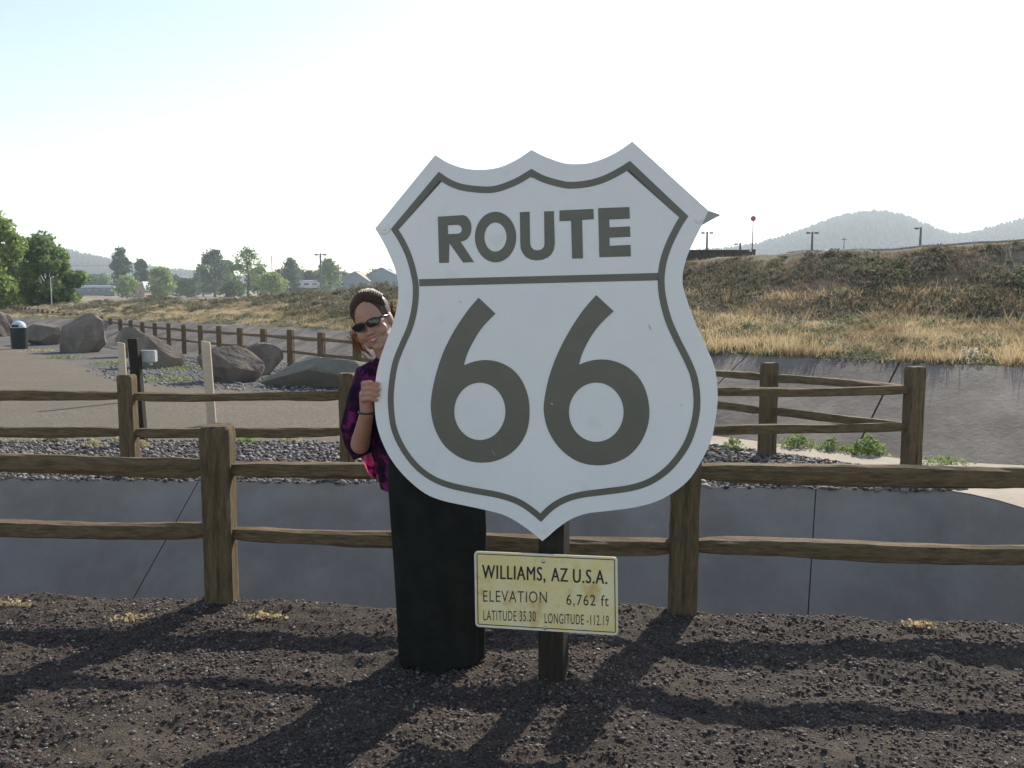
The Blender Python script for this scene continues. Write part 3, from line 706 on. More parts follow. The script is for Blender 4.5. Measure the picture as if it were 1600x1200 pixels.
def inset(loop, w):
    n = len(loop); area = sum(loop[i].x*loop[(i+1) % n].y-loop[(i+1) % n].x*loop[i].y for i in range(n))
    sg = 1 if area > 0 else -1; out = []
    for i in range(n):
        a, b, c = loop[i-1], loop[i], loop[(i+1) % n]
        d1 = (b-a).normalized(); d2 = (c-b).normalized()
        n1 = Vector((-d1.y, d1.x))*sg; n2 = Vector((-d2.y, d2.x))*sg
        k = (n1+n2); k = k.normalized(); cs = max(.45, k.dot(n1)); out.append(b+k*(w/cs))
    return out
fill_poly('face_panel', [outer], MT['whiteface'], sign, SM, depth=.006, z=-.003)
back = inset(outer, .004)
fill_poly('backing_board', [back], MT['blueedge'], sign, SM, depth=.024, z=-.0185)
fill_poly('border_stripe', [strip, inset(strip, .0235)], MT['black'], sign, SM, depth=.0012, z=.0008)
def PL(name, loops, m=None): return fill_poly(name, [[S2(*p) for p in L] for L in loops], m or MT['black'], sign, SM, depth=.0012, z=.0008)
def el(cx, cy, rx, ry, n=40): return [(cx+rx*math.cos(2*math.pi*i/n), cy+ry*math.sin(2*math.pi*i/n)) for i in range(n)]
PL('divider_line', [[(655, 436.2), (1029, 426.4), (1029.2, 438), (655.5, 447.3)]])
PL('letter', [[(684.2, 338.6), (723.8, 336), (729.5, 338.2), (733.4, 343), (736, 348.5), (736.8, 355), (736.3, 361.5), (734.4, 367.5), (730.5, 373), (726, 376), (720, 377.7), (740.8, 409.6), (723.8, 410.4), (702.2, 379.8), (701.5, 410.4), (686.3, 411)],
               [(699.8, 352.3), (715.4, 351.3), (719.2, 352.8), (721.3, 355.5), (721.7, 358.3), (721.2, 361.5), (719, 364), (715.4, 365.2), (700.2, 365.8)]])
PL('letter', [el(774.4, 370.4, 32.3, 39.6), el(774.2, 370.4, 17.3, 22.6)])
PL('letter', [[(812.3, 331.5), (827.5, 330.8), (828.5, 380.8), (830, 386), (834, 390), (840, 391.3), (846, 389.8), (849.8, 386), (850.8, 380.8), (850.2, 330.2), (865.4, 329.8), (867, 380.8), (865.5, 390), (861.4, 397.5), (856, 402.3), (848, 405.8), (838.3, 407), (829.5, 405.8), (821.5, 401.5), (816.4, 395), (813.6, 388), (813, 380.8)]])
PL('letter', [[(874.2, 328.8), (927.3, 326.3), (927.9, 342.5), (909.6, 343.8), (911, 403.8), (894, 404.2), (892.3, 345), (874.2, 345.6)]])
PL('letter', [[(934.6, 325.2), (983.5, 323.5), (984.2, 341.7), (952, 343), (952.3, 355.2), (984.4, 353.8), (985, 370), (952.3, 371.5), (952.7, 384), (985.4, 382.5), (985.8, 400.6), (936.5, 402)]])
def smpx(P_, m=3):
    out = []
    for i in range(len(P_)-1):
        p0 = np.array(P_[max(i-1, 0)]); p1 = np.array(P_[i]); p2 = np.array(P_[i+1]); p3 = np.array(P_[min(i+2, len(P_)-1)])
        for k in range(m):
            t = k/m; out.append(tuple(.5*((2*p1)+(p2-p0)*t+(2*p0-5*p1+4*p2-p3)*t*t+(3*p1-p0-3*p2+p3)*t**3)))
    return out
six1 = smpx([(748, 465.2), (730.5, 485.5), (709.5, 517), (692, 552), (679.8, 590.5), (673.5, 625.5), (674.5, 650), (681.5, 674.5), (695.5, 697.3), (716.5, 713.7), (737.5, 721.3), (758.5, 722.8), (779.5, 718.5), (800.5, 706.7), (816.3, 688.5), (825, 667.5), (827.5, 643), (825, 618.5), (815.2, 594), (800.5, 576.8), (781.3, 566.3), (762, 562.5), (742.8, 564.3), (724.9, 570.6)])+smpx([(724.9, 570.6), (730.5, 552), (741, 531), (755, 510), (774.3, 490)])+[(774.3, 490)]
PL('numeral', [six1, el(749.8, 642.7, 40, 44.8)])
six2 = smpx([(931.7, 461), (911.8, 483.8), (890.8, 515.3), (871.5, 552), (857.5, 590.5), (850, 629), (850.6, 650), (857.5, 674.5), (873.3, 699), (894.3, 716.5), (915.3, 725), (938, 727), (960.8, 723), (983.5, 711.3), (1001, 691.3), (1011.5, 667.5), (1014.7, 644.8), (1011.5, 618.5), (1001, 594), (983.5, 575.5), (962.5, 565), (941.5, 561.5), (922.3, 563.6), (904.8, 569.5)])+smpx([(904.8, 569.5), (910, 552), (922.3, 527.5), (938, 506.5), (959, 486.2)])+[(959, 486.2)]
PL('numeral', [six2, el(931.7, 644, 42.7, 46.2)])
for x0, y0, x1, y1, wd, mk in ((768, 703, 774, 711, .7, 'dark'), (1014, 508, 1017, 515, .9, 'dark'), (861, 630, 864, 632, 1.2, 'white'), (1064, 632, 1066, 634, .9, 'dark'), (905, 612, 908, 611, .6, 'dark'), (718, 470, 721, 473, .6, 'dark')):
    PL('scuff', [[(x0-wd*.5, y0), (x0+wd*.5, y0-wd*.4), (x1+wd*.5, y1), (x1-wd*.4, y1+wd*.5)]], M('scuff_mark', (.36, .34, .31) if mk == 'dark' else (.6, .6, .6), rough=.6)).location = SM.to_3x3() @ Vector((0, 0, .0009))
# bent right corner, folded back
c1, c2, c3 = [Vector(S2(*p)) for p in ((1107, 329), (1096.5, 352), (1122, 334.5))]
M3 = SM @ Matrix.Translation((0, 0, -.002))
fb = [M3 @ Vector((c1.x, c1.y, 0)), M3 @ Vector((c2.x, c2.y, 0))]; tipw = M3 @ Vector((c3.x, c3.y, 0))
off = (SM.to_3x3() @ Vector((.008, 0, -.035)))
mid1 = fb[0].lerp(tipw, .5)+off*.35; mid2 = fb[1].lerp(tipw, .5)+off*.35; tp = tipw+off
bk = SM.to_3x3() @ Vector((0, 0, -.006))
vv = [fb[0], fb[1], mid2, tp, mid1]
pyobj('bent_corner', vv+[p+bk for p in vv], [(0, 1, 2, 4), (4, 2, 3), (5, 9, 7, 6), (9, 8, 7), (0, 4, 9, 5), (4, 3, 8, 9), (3, 2, 7, 8), (2, 1, 6, 7)], M('bent_corner_shade', (.34, .34, .36), (.42, .42, .43), 20, .5), sign)  # grey instead of white paints shade on the turned-away flap
for px, py, r in ((601, 357, .022), (847.5, 826, .020), (1092, 344, .012)):
    a = S2(px, py); bm = bmesh.new()
    cyl(bm, (0, 0, 0), (0, 0, .004), r, r*.9, 24); cyl(bm, (0, 0, .004), (0, 0, .009), r*.4, r*.32, 12)
    bmesh.ops.transform(bm, matrix=SM @ Matrix.Translation((a[0], a[1], .0002)), verts=bm.verts)
    bobj('bolt', bm, MT['whiteface'], sign)
# post
bm = bmesh.new(); pm = Matrix.Translation(local(sign, SC-NN*(.031+.0575)+Vector((.0, 0, 0)))+UA*.022) @ Matrix.Rotation(-A1, 4, 'Z')
box(bm, -.0475, .0475, -.0575, .0575, -1.75, .28, pm)
bmesh.ops.bevel(bm, geom=bm.edges[:], offset=.005, segments=1, affect='EDGES')
bobj('post', bm, MT['dkpost'], sign)

# elevation plate
A2 = R(9); NP2 = Vector((-math.sin(A2), -math.cos(A2), 0)); UB = Vector((math.cos(A2), -math.sin(A2), 0)); VB = Vector((0, 0, 1))
PC = P(853, 926, 3.145)
plate = thing('elevation_plate', 'faded yellow town and elevation plate fixed to the dark post below the shield', 'sign', PC)
PMx = Matrix(((UB.x, VB.x, NP2.x), (UB.y, VB.y, NP2.y), (UB.z, VB.z, NP2.z))).to_4x4()
def Q2(px, py): q = plane_hit(px, py, PC, NP2)-PC; return Vector((q.dot(UB), q.dot(VB)))
def rrect(c, r, n=6):
    out = []
    for i in range(4):
        a, b, d = c[i-1], c[i], c[(i+1) % 4]; u = (a-b).normalized()*r; w2 = (d-b).normalized()*r; o = b+u+w2
        for k in range(n+1):
            t = math.pi/2*k/n; out.append(o-u*math.sin(t)-w2*math.cos(t) if False else o-w2*math.cos(t)-u*math.sin(t))
        out[-(n+1):] = out[-(n+1):]
    return out
cn = [Q2(741, 861), Q2(964.5, 870.5), Q2(966, 992.5), Q2(743, 979)]
def rr_fix(c, r):
    out = []
    for i in range(4):
        a, b, d = c[i-1], c[i], c[(i+1) % 4]; u = (a-b).normalized(); w2 = (d-b).normalized()
        for k in range(7):
            t = k/6; p = b+u*r*(1-t)**2+w2*r*t**2; out.append(p)
    return out
pl_out = rr_fix(cn, .016)
fill_poly('panel', [pl_out], MT['yellow'], plate, PMx, depth=.003, z=-.0015)
fill_poly('border_line', [inset(pl_out, .0085), inset(pl_out, .0115)], MT['dark'], plate, PMx, depth=.0006, z=.0005)
fill_poly('rim', [pl_out, inset(pl_out, .0035)], MT['white'], plate, PMx, depth=.0012, z=.0008)
fill_poly('backing', [inset(pl_out, .002)], MT['steel'], plate, PMx, depth=.004, z=-.0052)
def text(s, x0, y0b, x1, y1b, hpx, bold, name='lettering', dup=0.0):
    cu = bpy.data.curves.new(name, 'FONT'); cu.body = s; cu.size = 1; cu.offset = bold; cu.extrude = 0; cu.resolution_u = 4; cu.space_character = 1.12
    tmp = bpy.data.objects.new(name, cu); COL.objects.link(tmp); dg = bpy.context.evaluated_depsgraph_get()
    me = bpy.data.meshes.new_from_object(tmp.evaluated_get(dg)); bpy.data.objects.remove(tmp); bpy.data.curves.remove(cu)
    cap = .7292+bold*2; xx = [v.co.x for v in me.vertices]; a, b = min(xx), max(xx)
    P0, P1 = Q2(x0, y0b), Q2(x1, y1b); hh = (Q2(x0, y0b-hpx)-P0).length
    for v_ in me.vertices:
        t = (v_.co.x-a)/(b-a); p = P0.lerp(P1, t); q = p+Vector((0, hh*(v_.co.y)/cap)); v_.co = (q.x, q.y, .0006)
    if dup:
        b_ = bmesh.new(); b_.from_mesh(me); g2 = bmesh.ops.duplicate(b_, geom=b_.verts[:]+b_.edges[:]+b_.faces[:])
        for v_ in g2['geom']:
            if isinstance(v_, bmesh.types.BMVert): v_.co += Vector((dup, 0, .00012))
        b_.to_mesh(me); b_.free()
    me.transform(PMx); me.materials.clear(); me.name = name
    return mesh_obj(name, me, MT['dark'], plate)
text('WILLIAMS,', 753, 903.5, 851.5, 907.5, 22.5, .0, dup=.0022); text('AZ', 861, 908, 886.5, 909, 22.5, .0, dup=.0022); text('U.S.A.', 895, 910, 948, 912.5, 22.5, .0, dup=.0022)
text('ELEVATION', 755, 940, 854.5, 942, 18.5, -.004); text('6,762 ft', 885, 945, 951, 947, 17.5, .0)
text('LATITUDE 35.30', 755.5, 969, 837, 971, 16.5, .0); text('LONGITUDE -112.19', 851, 973.5, 951, 977.5, 16.5, .0)
for px, py in ((849, 877), (851.5, 981)):
    a = Q2(px, py); bm = bmesh.new(); ellip(bm, (0, 0, 0), (.007, .007, .004), u=12, v=8)
    bmesh.ops.transform(bm, matrix=PMx @ Matrix.Translation((a.x, a.y, .002)), verts=bm.verts); bobj('bolt', bm, MT['steel'], plate, True)

# ------------------------------------------------------------------ person behind the sign
pb = G(684, 1053); pb = Vector((pb.x, pb.y+.14, 0)); pb.z = float(ground_z(pb.x, pb.y))
person = thing('person', 'person in sunglasses, purple top and long black skirt peeking out left of the shield', 'person', pb)
def lp(px, py, y): return local(person, P(px, py, y))
def capsule(bm, p0, p1, r0, r1, n=16):
    p0, p1 = Vector(p0), Vector(p1); cyl(bm, p0, p1, r0, r1, n)
    ellip(bm, p0, (r0,)*3, u=n, v=10); ellip(bm, p1, (r1,)*3, u=n, v=10)
HC = lp(583, 504, 3.52)
tilt = R(-21)                                              # crown leans to the left, chin to the right
HM = Matrix.Rotation(tilt, 4, 'Y') @ Matrix.Rotation(R(-8), 4, 'Z') @ Matrix.Rotation(R(4), 4, 'X')
HT = Matrix.Translation(HC) @ HM @ Matrix.Scale(.90, 4)
H3 = HM.to_3x3()*.90
def hp(x, y, z): return HT @ Vector((x, y, z))
def hell(bm, c, r, **k): return ellip(bm, hp(*c), r, rot=H3, **k)
bm = bmesh.new()
hell(bm, (0, .018, .035), (.076, .096, .098), u=32, v=24)
hell(bm, (0, -.018, -.02), (.066, .075, .085), u=32, v=24)
hell(bm, (0, -.035, -.070), (.046, .055, .045), u=24, v=16)
hell(bm, (0, -.070, -.098), (.022, .020, .018))
for s_ in (-1, 1):
    hell(bm, (s_*.040, -.062, -.034), (.030, .026, .028)); hell(bm, (s_*.028, -.082, .022), (.022, .010, .008))
    hell(bm, (s_*.077, .012, -.01), (.010, .022, .032)); hell(bm, (s_*.013, -.098, -.034), (.009, .010, .008))
    hell(bm, (s_*.045, -.02, -.075), (.018, .04, .03))
hell(bm, (0, -.094, -.014), (.009, .012, .026)); hell(bm, (0, -.106, -.031), (.0105, .010, .010))
hell(bm, (0, -.084, -.055), (.026, .012, .010)); hell(bm, (0, -.083, -.072), (.022, .012, .009))
NB = lp(624, 582, 3.62)
capsule(bm, hp(0, .02, -.06), NB, .050, .056)
shL, elL, wrL = lp(578, 594, 3.60), lp(563, 694, 3.56), lp(573, 645, 3.415)
shR, elR, wrR = lp(705, 596, 3.62), lp(745, 690, 3.66), lp(730, 640, 3.50)
PV = lp(676, 775, 3.60)
capsule(bm, shL, shR, .052, .052); capsule(bm, lp(600, 600, 3.6), lp(660, 770, 3.6), .07, .09); capsule(bm, lp(675, 600, 3.6), lp(690, 770, 3.6), .07, .09)
capsule(bm, PV, lp(640, 620, 3.6), .10, .09); capsule(bm, NB, lp(640, 640, 3.6), .05, .08)
for s_ in (-1, 1):
    hip = PV+Vector((s_*.075, 0, -.02)); kn = Vector((s_*.08, -.02, .42)); an = Vector((s_*.075, .03, .07))
    capsule(bm, hip, kn, .085, .055); capsule(bm, kn, an, .055, .036); capsule(bm, an+Vector((0, 0, -.03)), an+Vector((s_*.01, -.07, -.045)), .034, .024)
capsule(bm, shL, elL, .046, .038); capsule(bm, elL, wrL, .040, .026)
capsule(bm, shR, elR, .046, .038); capsule(bm, elR, wrR, .040, .026)
# gripping hand: fingers wrap round the edge on to the face
palm = lp(572, 622, 3.395)
capsule(bm, wrL, palm+Vector((0, 0, .012)), .026, .027)
for i, py in enumerate((598, 606.5, 615, 623)):
    L_f = (.0, .002, .001, -.005)[i]
    k1 = lp(568.5, py+1, 3.372); capsule(bm, palm+Vector((0, .01, (612-py)*.0012)), k1, .018, .0115)
    pip = lp(578+L_f*200, py, 3.342); 
    tpx = 591+(1.5, 2.5, 1.5, -1.5)[i]
    a = S2(tpx, py+2); tip = SM @ Vector((a[0], a[1], .009)); tip = tip+Vector(sign.location)-Vector(person.location)
    a = S2(tpx-5, py+.8); dip = SM @ Vector((a[0], a[1], .019)); dip = dip+Vector(sign.location)-Vector(person.location)
    r = (.0088, .0092, .0088, .0078)[i]
    capsule(bm, k1, pip, .0105, r+.0008, 12); capsule(bm, pip, dip, r+.0006, r, 12); capsule(bm, dip, tip, r, r-.0014, 12)
a = S2(588, 628); th1 = palm+Vector((.008, .03, -.01)); th2 = lp(584, 612, 3.452); th3 = lp(594, 604, 3.452)
capsule(bm, palm+Vector((0, .01, -.01)), th1, .018, .013, 12); capsule(bm, th1, th2, .012, .0105, 12); capsule(bm, th2, th3, .0105, .009, 12)
# resting right hand behind the board with five fingers
capsule(bm, wrR, wrR+Vector((-.01, -.03, .07)), .026, .026)
for i in range(4):
    b0 = wrR+Vector((-.035+.02*i, -.04, .09)); b1 = b0+Vector((0, -.015, .038)); b2 = b1+Vector((0, -.02, .022-.003*abs(i-1.5)))
    capsule(bm, wrR+Vector((-.01+.006*i, -.03, .07)), b0, .014, .010, 12); capsule(bm, b0, b1, .0095, .0088, 12); capsule(bm, b1, b2, .0086, .0072, 12)
capsule(bm, wrR+Vector((.01, -.02, .03)), wrR+Vector((.045, -.04, .06)), .012, .009, 12)
me = bpy.data.meshes.new('body'); bm.to_mesh(me); bm.free()
body = mesh_obj('body', me, MT['skin'], person)
rm = body.modifiers.new('r', 'REMESH'); rm.mode = 'VOXEL'; rm.voxel_size = .0042
sm_ = body.modifiers.new('s', 'SMOOTH'); sm_.factor = .5; sm_.iterations = 3
dg = bpy.context.evaluated_depsgraph_get(); nm = bpy.data.meshes.new_from_object(body.evaluated_get(dg)); body.modifiers.clear(); body.data = nm
nm.polygons.foreach_set('use_smooth', [True]*len(nm.polygons))
# face details
bm = bmesh.new(); tube(bm, [hp(x, -.0965+abs(x)*.34+.003*(abs(x) < .012), -.0585+abs(x)*.22) for x in np.linspace(-.027, .027, 9)], [.001, .0032, .0042, .0045, .004, .0045, .0042, .0032, .001])
tube(bm, [hp(x, -.0955+abs(x)*.34, -.0725+abs(x)*.62) for x in np.linspace(-.026, .026, 9)], [.001, .003, .0044, .005, .0052, .005, .0044, .003, .001]); bobj('lips', bm, MT['lip'], person, True)
bm = bmesh.new()
for x in np.linspace(-.0165, .0165, 7): 
    vs = ellip(bm, hp(x, -.0955+abs(x)*.30, -.0645+abs(x)*.3), (.0032, .0022, .0042), rot=HM.to_3x3(), u=8, v=6)
bobj('teeth', bm, MT['teeth'], person, True)
gl = bpy.data.objects.new('sunglasses', None); link(gl, person)
bmL = bmesh.new()
for s_ in (-1, 1):
    lensp = []
    for k in range(20):
        t = 2*math.pi*k/20; x = .029*math.copysign(abs(math.cos(t))**.75, math.cos(t)); z = .0185*math.copysign(abs(math.sin(t))**.8, math.sin(t))
        if z > 0: z *= .85
        X_ = s_*.034+x; lensp.append((X_, -.113+ (abs(X_)/.07)**2*.024, .008+z*(1-.15*(abs(X_) > .05))))
    bm = bmesh.new(); cen = bm.verts.new(hp(s_*.034, -.117+.005, .008))
    vs = [bm.verts.new(hp(*p)) for p in lensp]
    for k in range(20): bm.faces.new((cen, vs[k], vs[(k+1) % 20]))
    bobj('lens', bm, MT['lens'], gl, True)
    tube(bmL, [hp(*p) for p in lensp]+[hp(*lensp[0])], .0026, 6)
    tube(bmL, [hp(s_*.062, -.095, .014), hp(s_*.074, -.07, .013), hp(s_*.080, -.02, .008), hp(s_*.081, .01, .0)], [.004, .0045, .004, .003], 6)
tube(bmL, [hp(-.008, -.113, .012), hp(0, -.116, .015), hp(.008, -.113, .012)], .003, 6)
bobj('frame', bmL, MT['frame'], gl, True)
# hair: cap plus strands
bm = bmesh.new()
vs = hell(bm, (0, .028, .044), (.0845, .098, .100), u=36, v=28)
for v_ in vs:
    l = HT.inverted() @ v_.co
    v_.co = v_.co+H3 @ Vector((0, 0, 0))+ (v_.co-hp(0, .03, .04)).normalized()*.0012*math.sin(l.x*420)
ellip(bm, hp(.0, .135, .0), (.035, .03, .045), rot=H3)
rnd = random.Random(5)
for i in range(420):
    x0 = rnd.uniform(-.078, .078); side = x0/.078
    pts = []; st_ = 36-24*abs(side)**1.5+rnd.uniform(-3, 3)
    for s_ in np.linspace(0, 1, 8):
        an = R(-38)+s_*R(150)                          # front hairline back over the skull
        lat = side*(1-.25*s_)
        rx, ry, rz = .0855, .0995, .1015
        xx = rx*math.sin(lat*1.25); cz = math.cos(lat*1.25)
        yy = .036-ry*math.cos(an+R(38)*.0+R(60)*0)*cz if False else .028-ry*math.cos(R(st_)+s_*R(152-st_))*cz
        zz = .044+rz*math.sin(R(st_)+s_*R(152-st_))*cz
        j = rnd.uniform(-.0015, .0035)
        pts.append(hp(xx+j, yy, zz+j))
    tube(bm, pts, .0013, 4)
def wisps(n, a, b, spread, drop):
    for i in range(n):
        p = Vector(a)+Vector((rnd.gauss(0, .008), rnd.gauss(0, .02), rnd.gauss(0, .012)))
        q = Vector(b)+Vector((rnd.gauss(0, spread), rnd.gauss(0, .02), rnd.gauss(0, spread)))
        m_ = p.lerp(q, .5)+Vector((rnd.gauss(0, .008), 0, rnd.gauss(.003, .006)))
        tube(bm, [p, p.lerp(m_, .5)+Vector((0, 0, .003)), m_, m_.lerp(q, .5), q], [.0013, .0014, .0013, .0011, .0006], 4)
hair = bobj('hair', bm, MT['hair'], person, False)
bm = bmesh.new()
wisps(26, lp(550, 520, 3.60), lp(562, 549, 3.58), .010, 0)
wisps(18, lp(556, 532, 3.60), lp(578, 556, 3.57), .009, 0)
wisps(60, lp(611, 482, 3.60), lp(616, 510, 3.60), .007, 0)
tag(bobj('loose_strand', bm, MT['hairw'], hair, False), kind='stuff')
# skirt
V = []; Fc = []; n = 72; zs = [0.005, .02, .1, .25, .4, .55, .7, .8, .88, .93]
for i, z in enumerate(zs):
    cx = interp(z, [0, .5, .93], [0, -.003, -.02]); rx = interp(z, [0, .25, .55, .78, .88, .93], [.170, .176, .188, .192, .165, .15]); ry = interp(z, [0, .5, .8, .93], [.125, .125, .135, .11])
    for k in range(n):
        t = 2*math.pi*k/n; fold = (1+.045*math.sin(7*t+1+z*1.5)*(1-z*.8)+.028*math.sin(13*t+2+z*3)*(1-z*.9))
        V.append((cx+rx*math.cos(t)*fold, ry*math.sin(t)*fold, z+(.006*math.sin(5*t) if i == 0 else 0)))
for i in range(len(zs)-1):
    for k in range(n): a = i*n+k; b = i*n+(k+1) % n; Fc.append((a, b, b+n, a+n))
pyobj('skirt', V, Fc, MT['skirt'], person, True)
# blouse (loose, leaning body with a batwing sleeve)
def loft(name, secs, m, parent, n=40, wob=.03, f1=5, seed=0, closed=True):
    V = []; Fc = []
    for i, (c, rx, ry, tl) in enumerate(secs):
        for k in range(n):
            t = 2*math.pi*k/n; fo = 1+wob*math.sin(f1*t+i*.7+seed)+wob*.5*math.sin((2*f1+1)*t-i*.5)
            d = Vector((rx*math.cos(t)*fo, ry*math.sin(t)*fo, rx*math.cos(t)*tl)); V.append(Vector(c)+d)
    for i in range(len(secs)-1):
        for k in range(n): a = i*n+k; b = i*n+(k+1) % n; Fc.append((a, b, b+n, a+n))
    return pyobj(name, V, Fc, m, parent, True)
bl = bpy.data.objects.new('blouse', None); link(bl, person)
loft('bodice', [(lp(612, 557, 3.60), .062, .060, .0), (lp(616, 563, 3.60), .085, .075, 0), (lp(622, 571, 3.61), .128, .09, .1), (lp(632, 586, 3.61), .180, .105, .05), (lp(642, 625, 3.61), .185, .12, 0),
                (lp(648, 670, 3.61), .180, .125, 0), (lp(652, 710, 3.61), .180, .125, 0), (lp(658, 738, 3.61), .178, .13, 0), (lp(660, 762, 3.61), .170, .13, 0)], MT['top'], bl, wob=.015)
loft('sleeve', [(lp(596, 568, 3.60), .045, .05, -.2), (lp(582, 578, 3.60), .062, .068, -.1), (lp(568, 622, 3.60), .066, .075, 0), (lp(563, 648, 3.60), .070, .08, .0), (lp(560, 668, 3.61), .074, .075, .0), (lp(566, 690, 3.62), .070, .065, .2),
                (lp(573, 708, 3.63), .052, .05, .5)], MT['top'], bl, wob=.05, f1=4, seed=2)
# hanging hem behind the elbow, painted pink like cloth lit from behind
V = []; Fc = []; nu, nv = 14, 10
for j in range(nv):
    s_ = j/(nv-1)
    L0 = lp(548+s_*28, 684+s_*60, 3.60); R0 = lp(604, 684+s_*68, 3.60)
    for i in range(nu):
        t = i/(nu-1); p = L0.lerp(R0, t); p.y += .02*math.sin(t*15+s_*2); p.z += .008*math.sin(t*20)*s_; V.append(p)
for j in range(nv-1):
    for i in range(nu-1): q = j*nu+i; Fc.append((q, q+1, q+nu+1, q+nu))
hem = pyobj('hem', V, Fc, MT['pink'], bl, True); so = hem.modifiers.new('t', 'SOLIDIFY'); so.thickness = .0015
bm = bmesh.new(); pts = []
ax = (palm-wrL).normalized(); a_ = ax.cross(Vector((0, 1, 0))).normalized(); b_ = ax.cross(a_); cW = wrL+ax*.004
for k in range(17): t = 2*math.pi*k/16; pts.append(cW+(a_*math.cos(t)+b_*math.sin(t))*.031+ax*.006*math.sin(t))
tube(bm, pts, .004, 6); bobj('bracelet', bm, MT['frame'], person, True)

# ------------------------------------------------------------------ boulders
def boulder(label, p, w, d, hgt, seed, m, skew=(0, 0), flat=0, grp='boulders lining the parking lot', yaw=0):
    bm = bmesh.new(); bmesh.ops.create_icosphere(bm, subdivisions=5, radius=1)
    rnd = np.random.RandomState(seed)
    planes = []
    for _ in range(11):
        q = rnd.normal(size=3); q[2] = q[2]*.8+.15; q /= np.linalg.norm(q); planes.append((q, .55+.30*rnd.rand()))
    for v_ in bm.verts:
        q = np.array(v_.co[:])
        for nn, dd in planes:
            e = q.dot(nn)
            if e > dd: q = q-nn*(e-dd)*.985
        q *= 1+.05*float(fbm(np.array(q[0]*2.5+seed), np.array(q[1]*2.5+q[2]*2), seed, 4))+.02*float(fbm(np.array(q[0]*9+seed), np.array(q[1]*9+q[2]*7), seed+3, 3))
        v_.co = Vector(q)
    zs_ = [v_.co.z for v_ in bm.verts]; xs_ = [v_.co.x for v_ in bm.verts]; zm, zM = min(zs_), max(zs_); xm, xM = min(xs_), max(xs_)
    for v_ in bm.verts:
        z = (v_.co.z-zm)/(zM-zm); x = (v_.co.x-xm)/(xM-xm)-.5
        v_.co = Vector((x*w+skew[0]*z*w, v_.co.y*d/2, z*hgt*1.18-hgt*.18+skew[1]*x*hgt))
    bmesh.ops.rotate(bm, verts=bm.verts, matrix=Matrix.Rotation(yaw, 3, 'Z'))
    o = bobj('boulder', bm, m, None, False); o.location = p; tag(o, label, 'boulder', grp)
    return o
def bp(label, px0, px1, pyt, pyb, seed, m=MT['rock'], dep=.8, **k):
    g = GP((px0+px1)/2, pyb-2); s = (g-O).dot(FW)/F
    w_b = (px1-px0)*s; h_b = (pyb-pyt)*s; k_ = 1+w_b*dep*.4/g.y; g = Vector((g.x*k_, g.y*k_, zp(g.y)))
    return boulder(label, g, w_b*1.03, w_b*dep, h_b*1.02, seed, m, **k)
bp('tall split boulder with a sunlit right edge, left of the far fence', 91, 163, 494, 553, 3, skew=(.05, 0), dep=.7)
bp('low rounded boulder between the bin and the tall split boulder', 40, 100, 507, 541, 5, dep=.7)
bp('small pale topped boulder at the left edge of the picture', -25, 18, 489, 528, 8)
bp('upright dark boulder behind the dark timber post', 180, 232, 514, 560, 12, dep=.7)
bp('brown boulder right of the dark timber post with sloping top', 212, 291, 529, 577, 15, skew=(-.05, -.15), dep=.7)
bp('wide dark boulder directly behind the right pale stake', 309, 412, 544, 600, 19, skew=(0, -.12), dep=.7)
bp('dark boulder just right of and behind the wide one', 372, 441, 539, 588, 23, dep=.7)
bp('long flat pale boulder close to the left of the person', 398, 572, 562, 609, 27, MT['rockpale'], dep=.55, skew=(.12, .1))
bp('small boulder between tall split boulder and the fence', 147, 170, 505, 532, 29)

# stakes, dark post with box, bin
for px, py, hgt, wd, ln, l in ((194, 620, .76, .098, -.012, 'left pale wooden stake standing beside the dark timber post'), (331, 660, .92, .098, -.04, 'right pale wooden stake leaning slightly in front of the wide boulder')):
    g = G(px, py); bm = bmesh.new(); box(bm, -wd/2, wd/2, -.02, .02, -.15, hgt)
    for v_ in bm.verts: v_.co.x += ln*v_.co.z
    for v_ in bm.verts:
        if v_.co.z > .5 and v_.co.x > 0: v_.co.z -= .02
    bmesh.ops.bevel(bm, geom=bm.edges[:], offset=.006, segments=1, affect='EDGES')
    o = bobj('stake', bm, MT['stake']); o.location = g; tag(o, l, 'stake', 'pale stakes beyond the fence')
g = GP(222, 692); t = thing('timber_post', 'dark square timber post behind the middle fence carrying a pale box', 'post', g)
bm = bmesh.new(); box(bm, -.045, .045, -.045, .045, -.2, 1.02)
for v_ in bm.verts: v_.co.x -= .035*v_.co.z
bmesh.ops.bevel(bm, geom=bm.edges[:], offset=.006, segments=1, affect='EDGES'); bobj('post', bm, MT['dkpost'], t)
bx_ = thing('utility_box', 'pale grey electrical box fixed behind the dark timber post', 'utility box', g+Vector((.01, .08, .83)))
bm = bmesh.new(); box(bm, -.13, .13, -.035, .04, -.045, .07); bmesh.ops.bevel(bm, geom=bm.edges[:], offset=.006, segments=2, affect='EDGES'); bobj('housing', bm, MT['box'], bx_)
bm = bmesh.new(); box(bm, .03, .125, -.042, -.036, -.035, .06); bobj('cover', bm, MT['box'], bx_)
bm = bmesh.new(); box(bm, .06, .085, -.01, .02, -.075, -.045); bobj('conduit', bm, MT['box'], bx_)
g = GP(31, 545); s = (g-O).dot(FW)/F; t = thing('litter_bin', 'dark litter bin with a pale domed lid beside the boulders', 'bin', g)
bm = bmesh.new(); cyl(bm, (0, 0, 0), (0, 0, 31*s), 11.5*s, 12.5*s, 20); cyl(bm, (0, 0, 31*s), (0, 0, 33*s), 13*s, 13*s, 20); bobj('body', bm, MT['bin'], t)
bm = bmesh.new(); ellip(bm, (0, 0, 33*s), (11*s, 11*s, 11*s)); bobj('lid', bm, MT['binlid'], t, True)
bm = bmesh.new(); box(bm, -5*s, 5*s, -11.3*s, -8*s, 34*s, 38*s); bobj('opening', bm, MT['dark'], t)

